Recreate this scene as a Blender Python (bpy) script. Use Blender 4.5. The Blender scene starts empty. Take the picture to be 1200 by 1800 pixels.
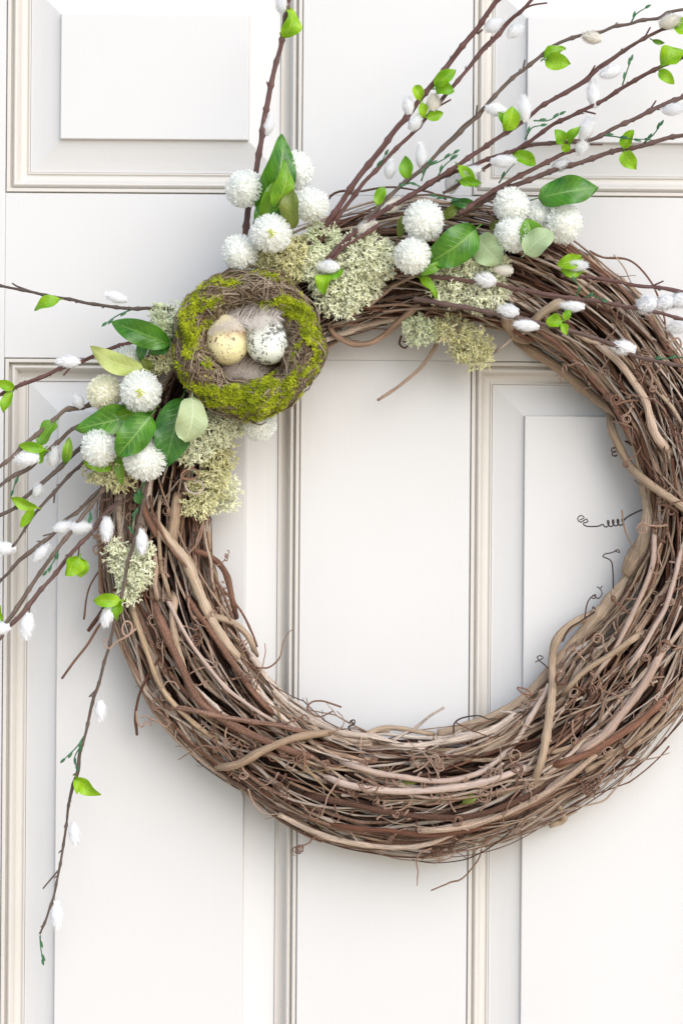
import bpy, math
import numpy as np
from mathutils import Vector, Matrix, Quaternion

# ------------------------------------------------------------------ camera, light, exposure
S = 0.0005            # metres per photograph pixel on the door face
DIST = 1.8            # camera to door face
ROLL = math.radians(0.42)
sc = bpy.context.scene
cam_d = bpy.data.cameras.new('camera'); cam = bpy.data.objects.new('camera', cam_d)
sc.collection.objects.link(cam); sc.camera = cam
cam_d.sensor_fit = 'VERTICAL'; cam_d.sensor_height = 24; cam_d.lens = 24*DIST/(1800*S)
cam_d.clip_start = 0.05; cam_d.clip_end = 200
cam.location = (0, -DIST, 0); cam.rotation_euler = (math.radians(90), -ROLL, 0)

SUN_EL, SUN_AZ = math.radians(36), math.radians(32)      # azimuth to the right of straight out from the door
w = bpy.data.worlds.new('World'); sc.world = w; w.use_nodes = True
nt = w.node_tree; bg = nt.nodes['Background']
sky = nt.nodes.new('ShaderNodeTexSky'); sky.sky_type = 'NISHITA'; sky.sun_disc = False
sky.sun_elevation = SUN_EL; sky.sun_rotation = math.pi - SUN_AZ
sky.air_density = 1.0; sky.dust_density = 1.2; sky.ozone_density = 1.0
nt.links.new(sky.outputs[0], bg.inputs[0]); bg.inputs[1].default_value = 0.12
sl = bpy.data.lights.new('sun', 'SUN'); sun = bpy.data.objects.new('sun', sl); sc.collection.objects.link(sun)
sl.energy = 1.25; sl.angle = math.radians(60); sl.color = (1.0, 0.98, 0.955)
sd = Vector((math.sin(SUN_AZ)*math.cos(SUN_EL), -math.cos(SUN_AZ)*math.cos(SUN_EL), math.sin(SUN_EL)))
sun.rotation_euler = sd.to_track_quat('Z', 'Y').to_euler()
sc.view_settings.view_transform = 'Standard'; sc.view_settings.look = 'None'
sc.view_settings.gamma = 1; sc.view_settings.exposure = 0.93

# ------------------------------------------------------------------ helpers
rng = np.random.default_rng(11)
CR = np.array([math.cos(ROLL), 0, math.sin(ROLL)]); CU = np.array([-math.sin(ROLL), 0, math.cos(ROLL)])
def P(x, y, d):
    """point d millimetres in front of the door face that stands at photograph pixel (x, y)"""
    x = np.asarray(x, float); y = np.asarray(y, float); d = np.asarray(d, float)/1000.0
    k = (DIST-d)/DIST
    a = ((x-600)*S*k)[..., None]*CR + ((900-y)*S*k)[..., None]*CU
    a[..., 1] = -d
    return a
def PA(pts):
    p = np.array(pts, float); return P(p[:, 0], p[:, 1], p[:, 2])

def make_mesh(name, V, F, mat, attrs=None, smooth=True):
    V = np.ascontiguousarray(V, dtype=np.float32)
    me = bpy.data.meshes.new(name)
    groups = F if isinstance(F, list) else [F]
    groups = [np.asarray(g, dtype=np.int32) for g in groups if len(g)]
    loops = np.concatenate([g.ravel() for g in groups])
    tot = np.concatenate([np.full(len(g), g.shape[1], np.int32) for g in groups])
    st = np.concatenate([[0], np.cumsum(tot)[:-1]]).astype(np.int32)
    me.vertices.add(len(V)); me.vertices.foreach_set('co', V.ravel())
    me.loops.add(len(loops)); me.loops.foreach_set('vertex_index', loops)
    me.polygons.add(len(tot)); me.polygons.foreach_set('loop_start', st); me.polygons.foreach_set('loop_total', tot)
    me.polygons.foreach_set('use_smooth', np.full(len(tot), smooth))
    me.update(calc_edges=True)
    for k, (typ, arr) in (attrs or {}).items():
        a = me.attributes.new(k, typ, 'POINT')
        arr = np.ascontiguousarray(arr, dtype=np.float32)
        a.data.foreach_set('vector' if typ == 'FLOAT_VECTOR' else 'value', arr.ravel())
    me.materials.append(mat)
    return me

class Geo:
    """collects tubes and sheets that make one mesh"""
    def __init__(s): s.V = []; s.Q = []; s.T = []; s.U = []; s.R = []; s.n = 0
    def add(s, V, Q=None, T=None, U=None, R=None):
        V = np.asarray(V, float).reshape(-1, 3)
        if Q is not None and len(Q): s.Q.append(np.asarray(Q)+s.n)
        if T is not None and len(T): s.T.append(np.asarray(T)+s.n)
        s.V.append(V); s.U.append(np.zeros((len(V), 3)) if U is None else U)
        s.R.append(np.full(len(V), 0.5) if R is None else (np.full(len(V), R) if np.isscalar(R) else R)); s.n += len(V)
    def mesh(s, name, mat, smooth=True, offset=(0, 0, 0)):
        V = np.concatenate(s.V)-np.array(offset)
        F = []
        if s.Q: F.append(np.concatenate(s.Q))
        if s.T: F.append(np.concatenate(s.T))
        return make_mesh(name, V, F, mat, {'uvw': ('FLOAT_VECTOR', np.concatenate(s.U)), 'rnd': ('FLOAT', np.concatenate(s.R))}, smooth)

def tube(geo, pts, rad, sides=6, rnd=0.5, caps=True):
    pts = np.asarray(pts, float); n = len(pts)
    rad = np.full(n, rad) if np.isscalar(rad) else np.asarray(rad, float)
    t = np.gradient(pts, axis=0); t /= np.linalg.norm(t, axis=1)[:, None]+1e-12
    nrm = np.zeros_like(pts)
    a = np.array([0, -1., 0]) if abs(t[0][1]) < 0.9 else np.array([1., 0, 0])
    v = a-t[0]*a.dot(t[0]); v /= np.linalg.norm(v)
    for i in range(n):
        v = v-t[i]*v.dot(t[i]); l = math.sqrt(v.dot(v)); v = v/(l+1e-12); nrm[i] = v
    b = np.cross(t, nrm)
    ang = np.arange(sides)*2*math.pi/sides
    ca, sa = np.cos(ang), np.sin(ang)
    V = pts[:, None, :]+rad[:, None, None]*(nrm[:, None, :]*ca[None, :, None]+b[:, None, :]*sa[None, :, None])
    L = np.concatenate([[0], np.cumsum(np.linalg.norm(np.diff(pts, axis=0), axis=1))])/S
    U = np.zeros((n, sides, 3)); U[:, :, 0] = L[:, None]*0.012+rnd*53; U[:, :, 1] = ca*1.7; U[:, :, 2] = sa*1.7
    i = np.arange(n-1)[:, None]*sides; j = np.arange(sides)[None, :]; j2 = (j+1) % sides
    Q = np.stack([i+j, i+j2, i+sides+j2, i+sides+j], -1).reshape(-1, 4)
    V = V.reshape(-1, 3); U = U.reshape(-1, 3); T = None
    if caps:
        V = np.concatenate([V, pts[:1], pts[-1:]+t[-1:]*rad[-1]*0.4]); U = np.concatenate([U, U[:1], U[-1:]])
        c0 = n*sides; jj = np.arange(sides); k = (jj+1) % sides
        T = np.concatenate([np.stack([np.full(sides, c0), k, jj], -1), np.stack([np.full(sides, c0+1), (n-1)*sides+jj, (n-1)*sides+k], -1)])
    geo.add(V, Q, T, U, rnd)

def smooth_path(ctrl, step=6.0):
    """Catmull-Rom through (x, y, depth mm) control points, in photograph pixels"""
    c = np.array(ctrl, float); c = np.vstack([2*c[0]-c[1], c, 2*c[-1]-c[-2]])
    out = []
    for i in range(1, len(c)-2):
        n = max(1, int(np.linalg.norm(c[i+1]-c[i])/step))
        t = (np.arange(n)/n)[:, None]
        p0, p1, p2, p3 = c[i-1], c[i], c[i+1], c[i+2]
        out.append(0.5*((2*p1)+(-p0+p2)*t+(2*p0-5*p1+4*p2-p3)*t*t+(-p0+3*p1-3*p2+p3)*t**3))
    out.append(c[-2][None, :]); return np.concatenate(out)

def wobble(n, amp, scale):
    """smooth random 3-vector noise along n samples, one knot every `scale` samples"""
    k = max(4, int(n/scale)+3); x = np.linspace(0, k-1, n)
    return np.stack([np.interp(x, np.arange(k), rng.normal(0, amp, k)) for _ in range(3)], -1)

def root(name, label, cat, loc, group=None):
    o = bpy.data.objects.new(name, None); sc.collection.objects.link(o)
    o.location = loc; o.empty_display_size = 0.01
    o['label'] = label; o['category'] = cat
    if group: o['group'] = group
    return o
def base_loc(o):
    l = Vector(o.location)
    while o.parent: o = o.parent; l += Vector(o.location)
    return np.array(l)
def part(name, geo, mat, parent, smooth=True, kind=None, label=None):
    me = geo.mesh(name, mat, smooth, base_loc(parent))
    o = bpy.data.objects.new(name, me); sc.collection.objects.link(o); o.parent = parent
    if kind: o['kind'] = kind
    if label: o['label'] = label
    return o
def place(name, me, loc, quat, scale, parent, label=None):
    o = bpy.data.objects.new(name, me); sc.collection.objects.link(o); o.parent = parent
    o.location = Vector(loc)-Vector(base_loc(parent)); o.rotation_mode = 'QUATERNION'; o.rotation_quaternion = quat
    o.scale = scale
    if label: o['label'] = label
    return o

# ------------------------------------------------------------------ materials
def newmat(name):
    m = bpy.data.materials.new(name); m.use_nodes = True
    return m, m.node_tree, m.node_tree.nodes, m.node_tree.links, m.node_tree.nodes['Principled BSDF']
def attr(N, name):
    a = N.new('ShaderNodeAttribute'); a.attribute_name = name; return a
def ramp(N, stops):
    r = N.new('ShaderNodeValToRGB'); e = r.color_ramp.elements
    while len(e) < len(stops): e.new(0.5)
    for i, (p, c) in enumerate(stops): e[i].position = p; e[i].color = (*c, 1)
    return r
def noise(N, scale, detail=4, rough=0.55, vec=None, L=None):
    n = N.new('ShaderNodeTexNoise'); n.inputs['Scale'].default_value = scale
    n.inputs['Detail'].default_value = detail; n.inputs['Roughness'].default_value = rough
    if vec is not None: L.new(vec, n.inputs['Vector'])
    return n
def mixc(N, L, typ, fac, a, b):
    m = N.new('ShaderNodeMix'); m.data_type = 'RGBA'; m.blend_type = typ
    for sock, v in ((m.inputs[0], fac), (m.inputs[6], a), (m.inputs[7], b)):
        if hasattr(v, 'links'): L.new(v, sock)
        elif np.isscalar(v): sock.default_value = v
        else: sock.default_value = (*v, 1)
    return m.outputs[2]
def bump(N, L, h, strength, dist, bsdf):
    b = N.new('ShaderNodeBump'); b.inputs['Strength'].default_value = strength; b.inputs['Distance'].default_value = dist
    L.new(h, b.inputs['Height']); L.new(b.outputs[0], bsdf.inputs['Normal'])

def bark(name, tones, streak=(0.55, 1.25), rough=0.6, bstr=1.0):
    """tones: ramp over each strand's own random number; streaks run along the strand"""
    m, t, N, L, B = newmat(name)
    u = attr(N, 'uvw'); r = attr(N, 'rnd')
    n1 = noise(N, 2.2, 6, 0.65, u.outputs['Vector'], L)
    n2 = noise(N, 9.0, 3, 0.6, u.outputs['Vector'], L)
    wn = N.new('ShaderNodeTexWhiteNoise'); wn.noise_dimensions = '1D'; L.new(r.outputs['Fac'], wn.inputs['W'])
    rc = ramp(N, tones); L.new(wn.outputs['Value'], rc.inputs[0])
    s1 = ramp(N, [(0.3, (streak[0],)*3), (0.72, (streak[1],)*3)]); L.new(n1.outputs['Fac'], s1.inputs[0])
    s2 = ramp(N, [(0.3, (0.78, 0.74, 0.7)), (0.7, (1.1, 1.1, 1.12))]); L.new(n2.outputs['Fac'], s2.inputs[0])
    c = mixc(N, L, 'MULTIPLY', 1.0, rc.outputs[0], s1.outputs[0]); c = mixc(N, L, 'MULTIPLY', 1.0, c, s2.outputs[0])
    L.new(c, B.inputs['Base Color']); B.inputs['Roughness'].default_value = rough
    B.inputs['Specular IOR Level'].default_value = 0.35
    bump(N, L, n1.outputs['Fac'], bstr, 0.0016, B)
    return m
vine_m = bark('grapevine_bark', [(0, (0.075, 0.026, 0.014)), (0.28, (0.24, 0.10, 0.055)), (0.5, (0.47, 0.31, 0.21)), (0.72, (0.70, 0.54, 0.41)), (0.88, (0.86, 0.76, 0.66)), (1, (0.48, 0.32, 0.16))], streak=(0.3, 1.35))
inner_m = bark('shaded_inner_bark', [(0, (0.035, 0.014, 0.008)), (1, (0.09, 0.04, 0.022))])  # shade of the gaps put into the colour: darker bark for buried strands
cane_m = bark('old_cane_bark', [(0, (0.36, 0.25, 0.16)), (0.5, (0.48, 0.36, 0.25)), (1, (0.56, 0.44, 0.32))], bstr=0.9)
grey_m = bark('weathered_grey_cane', [(0, (0.44, 0.32, 0.25)), (0.5, (0.56, 0.43, 0.36)), (1, (0.66, 0.54, 0.46))], bstr=0.7)
tendril_m = bark('tendril_bark', [(0, (0.20, 0.09, 0.055)), (0.4, (0.44, 0.26, 0.18)), (1, (0.70, 0.50, 0.38))])
dark_tendril_m = bark('dark_tendril_bark', [(0, (0.07, 0.045, 0.035)), (1, (0.14, 0.095, 0.075))])
willow_m = bark('willow_stem_bark', [(0, (0.10, 0.045, 0.04)), (0.5, (0.17, 0.085, 0.075)), (1, (0.14, 0.10, 0.085))], streak=(0.6, 1.5), rough=0.5)
willow_grey_m = bark('grey_willow_bark', [(0, (0.11, 0.085, 0.07)), (1, (0.19, 0.14, 0.11))], streak=(0.55, 1.6), rough=0.55)
twig_m = bark('nest_twig', [(0, (0.12, 0.07, 0.04)), (0.5, (0.44, 0.32, 0.20)), (1, (0.74, 0.62, 0.48))])
straw_m = bark('dry_straw', [(0, (0.35, 0.19, 0.09)), (1, (0.6, 0.42, 0.24))])
bowl_m = bark('nest_bowl_fibre', [(0, (0.10, 0.06, 0.035)), (1, (0.16, 0.10, 0.06))])

def leafmat(name, c1, c2, vein, transl=0.28, rough=0.38, vfreq=9.0, vamt=0.55):
    m, t, N, L, B = newmat(name)
    u = attr(N, 'uvw'); sx = N.new('ShaderNodeSeparateXYZ'); L.new(u.outputs['Vector'], sx.inputs[0])
    ab = N.new('ShaderNodeMath'); ab.operation = 'ABSOLUTE'; L.new(sx.outputs['Y'], ab.inputs[0])
    g = N.new('ShaderNodeTexCoord')
    nn = noise(N, 60, 4, 0.6, g.outputs['Object'], L)
    def M(op, a, b=None):
        k = N.new('ShaderNodeMath'); k.operation = op
        for s, v in ((k.inputs[0], a), (k.inputs[1], b)):
            if v is None: continue
            if hasattr(v, 'links'): L.new(v, s)
            else: s.default_value = v
        return k.outputs[0]
    warp = M('MULTIPLY', M('SUBTRACT', nn.outputs['Fac'], 0.5), 0.12)
    ph = M('ADD', M('SUBTRACT', sx.outputs['X'], M('MULTIPLY', ab.outputs[0], 0.22)), warp)
    side = M('POWER', M('ABSOLUTE', M('COSINE', M('MULTIPLY', ph, vfreq*math.pi))), 22.0)
    side = M('MULTIPLY', side, M('SUBTRACT', 1.0, M('MULTIPLY', ab.outputs[0], 0.8)))
    mid = M('MULTIPLY', M('LESS_THAN', ab.outputs[0], 0.055), 1.0)
    vv = M('MINIMUM', M('ADD', M('MULTIPLY', side, 0.6), mid), 1.0)
    rr = ramp(N, [(0.3, c1), (0.7, c2)]); L.new(nn.outputs['Fac'], rr.inputs[0])
    col = mixc(N, L, 'MIX', M('MULTIPLY', vv, vamt), rr.outputs[0], vein)
    oi = N.new('ShaderNodeObjectInfo'); rv = ramp(N, [(0, (0.68, 0.78, 0.7)), (1, (1.15, 1.05, 1.0))]); L.new(oi.outputs['Random'], rv.inputs[0]); col = mixc(N, L, 'MULTIPLY', 1.0, col, rv.outputs[0])
    L.new(col, B.inputs['Base Color']); B.inputs['Roughness'].default_value = rough
    n3 = noise(N, 400, 3, 0.6, g.outputs['Object'], L)
    hh = M('ADD', M('MULTIPLY', vv, -0.7), M('MULTIPLY', n3.outputs['Fac'], 0.5))
    bump(N, L, hh, 0.8, 0.0006, B)
    tr = N.new('ShaderNodeBsdfTranslucent'); L.new(col, tr.inputs[0])
    mx = N.new('ShaderNodeMixShader'); mx.inputs[0].default_value = transl
    L.new(B.outputs[0], mx.inputs[1]); L.new(tr.outputs[0], mx.inputs[2]); L.new(mx.outputs[0], N['Material Output'].inputs[0])
    return m
LM = dict(
    dark=leafmat('deep_green_leaf', (0.025, 0.13, 0.008), (0.12, 0.32, 0.018), (0.30, 0.48, 0.10), transl=0.16, rough=0.3),
    blue=leafmat('cool_green_leaf', (0.018, 0.10, 0.012), (0.06, 0.22, 0.03), (0.2, 0.38, 0.12), transl=0.16, rough=0.3),
    mid=leafmat('mid_green_leaf', (0.08, 0.24, 0.006), (0.20, 0.40, 0.015), (0.42, 0.58, 0.12), transl=0.2, rough=0.32),
    olive=leafmat('olive_leaf', (0.11, 0.15, 0.02), (0.21, 0.26, 0.04), (0.3, 0.38, 0.1)),
    pale=leafmat('pale_leaf_underside', (0.40, 0.52, 0.28), (0.50, 0.62, 0.38), (0.62, 0.72, 0.5), rough=0.6, vfreq=7, vamt=0.6),
    yellow=leafmat('yellowish_leaf', (0.40, 0.52, 0.14), (0.55, 0.65, 0.26), (0.68, 0.75, 0.4), rough=0.55),
    bright=leafmat('bright_willow_leaf', (0.13, 0.38, 0.006), (0.36, 0.62, 0.012), (0.55, 0.78, 0.08), transl=0.35, vfreq=6, vamt=0.4),
    teal=leafmat('dark_plastic_sprout', (0.03, 0.12, 0.05), (0.07, 0.22, 0.10), (0.2, 0.4, 0.25), vfreq=5, vamt=0.3),
)
def simple(name, stops, scale, rough=0.7, transl=0.0, bstr=0.3, bd=0.0005, coord='Object', sheen=0.0, rndmix=None):
    m, t, N, L, B = newmat(name)
    g = N.new('ShaderNodeTexCoord'); n = noise(N, scale, 5, 0.6, g.outputs[coord], L)
    r = ramp(N, stops); L.new(n.outputs['Fac'], r.inputs[0]); col = r.outputs[0]
    if rndmix:
        a = attr(N, 'rnd'); r2 = ramp(N, rndmix); L.new(a.outputs['Fac'], r2.inputs[0]); col = mixc(N, L, 'MULTIPLY', 1.0, col, r2.outputs[0])
    L.new(col, B.inputs['Base Color']); B.inputs['Roughness'].default_value = rough
    B.inputs['Sheen Weight'].default_value = sheen
    bump(N, L, n.outputs['Fac'], bstr, bd, B)
    if transl:
        tr = N.new('ShaderNodeBsdfTranslucent'); L.new(col, tr.inputs[0])
        mx = N.new('ShaderNodeMixShader'); mx.inputs[0].default_value = transl
        L.new(B.outputs[0], mx.inputs[1]); L.new(tr.outputs[0], mx.inputs[2]); L.new(mx.outputs[0], N['Material Output'].inputs[0])
    return m
petal_m = simple('white_petal', [(0.3, (0.93, 0.95, 0.92)), (0.7, (0.97, 0.97, 0.95))], 120, 0.7, 0.6)
petal_cream_m = simple('cream_petal', [(0.3, (0.93, 0.92, 0.74)), (0.7, (0.97, 0.96, 0.88))], 120, 0.7, 0.5)
core_m = simple('flower_core', [(0.3, (0.92, 0.92, 0.84)), (0.7, (0.96, 0.96, 0.92))], 150, 0.8)
eye_m = simple('yellow_green_eye', [(0.3, (0.45, 0.52, 0.04)), (0.7, (0.70, 0.74, 0.12))], 300, 0.6, 0.2)
stamen_m = simple('dark_stamen', [(0.3, (0.10, 0.11, 0.06)), (0.7, (0.2, 0.2, 0.1))], 200, 0.6)
catkin_m = simple('white_catkin_down', [(0.3, (0.94, 0.95, 0.96)), (0.7, (0.98, 0.98, 0.98))], 200, 0.9, 0.5, sheen=0.4)
catkin_cream_m = simple('cream_catkin_down', [(0.3, (0.85, 0.81, 0.73)), (0.7, (0.94, 0.92, 0.86))], 200, 0.9, 0.3, sheen=0.4)
moss_m = simple('green_moss', [(0.3, (0.22, 0.29, 0.006)), (0.5, (0.42, 0.50, 0.012)), (0.7, (0.66, 0.72, 0.05))], 70, 0.85, 0.3, rndmix=[(0, (0.42, 0.40, 0.45)), (0.5, (0.9, 0.9, 0.9)), (1, (1.25, 1.2, 1.2))])
lich_m = simple('pale_lichen', [(0.3, (0.82, 0.84, 0.66)), (0.7, (0.94, 0.95, 0.82))], 60, 0.85, 0.25, rndmix=[(0, (0.75, 0.75, 0.7)), (1, (1.12, 1.12, 1.05))])
lich_y_m = simple('olive_yellow_lichen', [(0.3, (0.68, 0.66, 0.38)), (0.7, (0.90, 0.88, 0.66))], 60, 0.85, 0.25, rndmix=[(0, (0.7, 0.7, 0.65)), (1, (1.15, 1.15, 1.05))])
lich_g_m = simple('grey_green_lichen', [(0.3, (0.68, 0.74, 0.52)), (0.7, (0.86, 0.90, 0.72))], 60, 0.85, 0.25, rndmix=[(0, (0.75, 0.75, 0.7)), (1, (1.12, 1.12, 1.05))])
feather_m = simple('grey_feather', [(0.3, (0.62, 0.55, 0.50)), (0.7, (0.85, 0.80, 0.76))], 50, 0.8, 0.4)
feather_brown_m = simple('brown_feather', [(0.3, (0.42, 0.34, 0.28)), (0.7, (0.70, 0.62, 0.55))], 50, 0.8, 0.4)

def eggmat(name, base1, base2, spot, scale, thr, patch=None):
    m, t, N, L, B = newmat(name)
    g = N.new('ShaderNodeTexCoord')
    n = noise(N, 40, 4, 0.6, g.outputs['Object'], L)
    r = ramp(N, [(0.35, base1), (0.65, base2)]); L.new(n.outputs['Fac'], r.inputs[0]); col = r.outputs[0]
    def spots(sc_, th, seedvec, c, col):
        mp = N.new('ShaderNodeMapping'); mp.inputs['Location'].default_value = seedvec; L.new(g.outputs['Object'], mp.inputs[0])
        wv = noise(N, sc_*1.6, 3, 0.6, mp.outputs[0], L)
        add = mixc(N, L, 'LINEAR_LIGHT', 0.004, mp.outputs[0], wv.outputs['Color'])
        v = N.new('ShaderNodeTexVoronoi'); v.inputs['Scale'].default_value = sc_; v.inputs['Randomness'].default_value = 1.0
        L.new(add, v.inputs['Vector'])
        dens = noise(N, sc_*0.22, 2, 0.5, mp.outputs[0], L)
        th_r = N.new('ShaderNodeMapRange'); L.new(dens.outputs['Fac'], th_r.inputs[0])
        th_r.inputs[1].default_value = 0.35; th_r.inputs[2].default_value = 0.7; th_r.inputs[3].default_value = th*0.25; th_r.inputs[4].default_value = th*1.3
        lt = N.new('ShaderNodeMath'); lt.operation = 'LESS_THAN'; L.new(v.outputs['Distance'], lt.inputs[0]); L.new(th_r.outputs[0], lt.inputs[1])
        k = N.new('ShaderNodeMath'); k.operation = 'MULTIPLY'; L.new(lt.outputs[0], k.inputs[0]); k.inputs[1].default_value = 0.85
        return mixc(N, L, 'MIX', k.outputs[0], col, c)
    if patch:
        n5 = noise(N, 55, 2, 0.5, g.outputs['Object'], L)
        rr = ramp(N, [(0.5, (0, 0, 0)), (0.68, (1, 1, 1))]); L.new(n5.outputs['Fac'], rr.inputs[0])
        col = mixc(N, L, 'MIX', rr.outputs[0], col, patch)
    col = spots(scale, thr, (0, 0, 0), spot, col)
    col = spots(scale*1.9, thr, (3, 1, 2), spot, col)
    L.new(col, B.inputs['Base Color']); B.inputs['Roughness'].default_value = 0.5
    bump(N, L, n.outputs['Fac'], 0.15, 0.0004, B)
    return m
egg_cream_m = eggmat('cream_eggshell', (0.78, 0.69, 0.36), (0.88, 0.81, 0.50), (0.12, 0.08, 0.05), 190, 0.27, (0.62, 0.42, 0.24))
egg_pale_m = eggmat('pale_green_eggshell', (0.78, 0.83, 0.73), (0.90, 0.92, 0.84), (0.06, 0.06, 0.05), 240, 0.50)

# door paint: off-white, faint embossed wood grain; beige shading of the mouldings is put into their colour
def paint(name, c1, c2):
    m, t_, N, L, B = newmat(name)
    g = N.new('ShaderNodeTexCoord'); mp = N.new('ShaderNodeMapping'); mp.inputs['Scale'].default_value = (60, 60, 3); L.new(g.outputs['Object'], mp.inputs[0])
    gn = noise(N, 4, 6, 0.65, mp.outputs[0], L); bl = noise(N, 3.0, 3, 0.5, g.outputs['Object'], L)
    dr = ramp(N, [(0.3, c1), (0.7, c2)]); L.new(bl.outputs['Fac'], dr.inputs[0])
    L.new(dr.outputs[0], B.inputs['Base Color']); B.inputs['Roughness'].default_value = 0.42; B.inputs['Specular IOR Level'].default_value = 0.4
    bump(N, L, gn.outputs['Fac'], 0.22, 0.0006, B)
    return m
door_m = paint('offwhite_door_paint', (0.594, 0.588, 0.578), (0.624, 0.619, 0.612))
moulding_m = paint('moulding_shading_tint', (0.575, 0.545, 0.50), (0.605, 0.58, 0.54))

# ------------------------------------------------------------------ the door
DX = lambda px: (px-600)*S
DZ = lambda py: (900-py)*S
door = root('panelled_door', 'large off-white panelled front door behind the wreath, with raised rectangular panels', 'door', (DX(676), 0.0, DZ(3300)))
def slab(name, x0, x1, y0, y1, parent, ch=1.1, th=44.0):
    """board with eased front edges; x,y in pixels, front face at Y=0"""
    X0, X1, Z0, Z1 = DX(x0)+.00005, DX(x1)-.00005, DZ(y1)+.00005, DZ(y0)-.00005
    c = ch*S; V = []
    for (dx, y) in ((c, 0.0), (0.0, c), (0.0, th/1000)):
        V += [(X0+dx, y, Z0+dx), (X1-dx, y, Z0+dx), (X1-dx, y, Z1-dx), (X0+dx, y, Z1-dx)]
    Q = [(0, 1, 2, 3)]
    for r in range(2):
        for j in range(4):
            k = (j+1) % 4; Q.append((r*4+j, r*4+4+j, r*4+4+k, r*4+k))
    Q.append((11, 10, 9, 8))
    gg = Geo(); gg.add(V, Q); return part(name, gg, door_m, parent, False)
XL0, XL1, XR0, XR1 = 6, 527, 825, 1346
YU0, YU1, YM0, YM1 = -68, 343, 633, 2080
YB0, YB1 = 2380, 3060
slab('stile', -215, XL0, -300, 3300, door); slab('stile', XR1, 1567, -300, 3300, door)
slab('rail', XL0, XR1, -300, YU0, door); slab('rail', XL0, XR1, YU1, YM0, door); slab('rail', XL0, XR1, YM1, YB0, door); slab('rail', XL0, XR1, YB1, 3300, door)
slab('mullion', XL1, XR0, YU0, YU1, door, 0.4); slab('mullion', XL1, XR0, YM0, YM1, door, 0.9); slab('mullion', XL1, XR0, YB0, YB1, door, 0.9)
def bead(o0, o1, z0, z1, zt, n=7):
    return [(o0+(o1-o0)*i/n, z0+(z1-z0)*i/n+zt*math.sin(math.pi*i/n)) for i in range(n+1)]
PROF_M = [(0, -26), (0, -5.0), (2.0, -5.0), (2.0, 0.6), (2.6, 1.6), (7.2, 1.6), (8.2, 0.6), (8.4, -7.5), (10.6, -7.5)] + bead(10.8, 22.5, -5.5, -9.0, 5.5, 9) + \
    [(23.2, -12), (25, -13.8), (28, -15.6), (31, -16.6), (34, -17), (36, -16.8), (36.4, -15.0), (38.5, -14.6), (39.5, -15.0), (40.5, -26)]
PROF_P = [(40.3, -26), (40.3, -16.2), (44, -15.9), (60, -13.2), (80, -9.2), (93.5, -6.0), (95.2, -6.2), (95.4, -1.0), (96.4, 0.2), (97.6, 0.4)]
def sweep(x0, x1, y0, y1, prof, close):
    V = []; Q = []
    for (o, z) in prof:
        for (x, y) in ((x0+o, y1-o), (x1-o, y1-o), (x1-o, y0+o), (x0+o, y0+o)): V.append((DX(x), -min(z, z*1.4)*S, DZ(y)))
    for r in range(len(prof)-1):
        for j in range(4):
            k = (j+1) % 4; Q.append((r*4+j, r*4+k, r*4+4+k, r*4+4+j))
    if close: n = (len(prof)-1)*4; Q.append((n, n+1, n+2, n+3))
    gg = Geo(); gg.add(V, Q); return gg
for (a, b, c, d) in ((XL0, XL1, YU0, YU1), (XR0, XR1, YU0, YU1), (XL0, XL1, YM0, YM1), (XR0, XR1, YM0, YM1)):
    pn = part('door_panel', sweep(a, b, c, d, PROF_P, True), door_m, door, False)
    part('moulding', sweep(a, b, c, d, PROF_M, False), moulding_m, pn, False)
for (a, b) in ((XL0, XL1), (XR0, XR1)):     # the low panels, below the picture
    pn = part('door_panel', sweep(a, b, YB0, YB1, PROF_P, True), door_m, door, False)
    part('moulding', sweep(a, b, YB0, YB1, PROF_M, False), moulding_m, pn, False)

# unseen ground in front of the door, added to bounce warm fill upward
g_ = None
m, t_, N, L, B = newmat('warm_bounce_ground'); n_ = noise(N, 6, 5, 0.6, N.new('ShaderNodeTexCoord').outputs['Object'], L)
rr_ = ramp(N, [(0.3, (0.70, 0.54, 0.36)), (0.7, (0.78, 0.62, 0.44))]); L.new(n_.outputs['Fac'], rr_.inputs[0]); L.new(rr_.outputs[0], B.inputs['Base Color']); B.inputs['Roughness'].default_value = 0.8
gr = bpy.data.objects.new('ground', make_mesh('ground', np.array([(-20, -25, -1.225), (20, -25, -1.225), (20, 0.3, -1.225), (-20, 0.3, -1.225)], float), np.array([(0, 1, 2, 3)]), m, smooth=False))
sc.collection.objects.link(gr); gr['kind'] = 'structure'

# ------------------------------------------------------------------ the grapevine wreath
CX, CY = 757, 930
DC, DH = 32.0, 27.0         # depth of the ring's middle and its half depth, mm
def r_in(th):               # th: 0 = right, counted clockwise as seen in the photo (y down)
    a = np.degrees(th) % 360
    return np.interp(a, [0, 5, 25, 41, 60, 75, 90, 130, 147, 176, 200, 230, 255, 275, 300, 327, 345, 360], [379, 376, 345, 322, 345, 356, 362, 386, 382, 390, 385, 375, 368, 365, 374, 383, 380, 379])
def r_out(th):
    a = np.degrees(th) % 360
    return np.interp(a, [0, 20, 37, 51, 64, 90, 110, 126, 148, 165, 175, 200, 235, 254, 266, 299, 312, 323, 345, 360], [545, 550, 553, 550, 552, 584, 580, 570, 585, 584, 582, 585, 582, 580, 584, 563, 552, 536, 540, 545])
def ring(th, u, v):
    ri, ro = r_in(th), r_out(th); r = (ri+ro)/2+u*(ro-ri)/2
    return np.stack([CX+r*np.cos(th), CY+r*np.sin(th), DC+DH*v], -1)
def front(x, y):
    """depth of the ring's front surface under a photo pixel"""
    th = math.atan2(y-CY, x-CX); r = math.hypot(x-CX, y-CY); ri, ro = r_in(th), r_out(th)
    u = (r-(ri+ro)/2)/((ro-ri)/2); return DC+DH*math.sqrt(max(0.0, 1-u*u)) if abs(u) < 1 else DC-5
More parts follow.
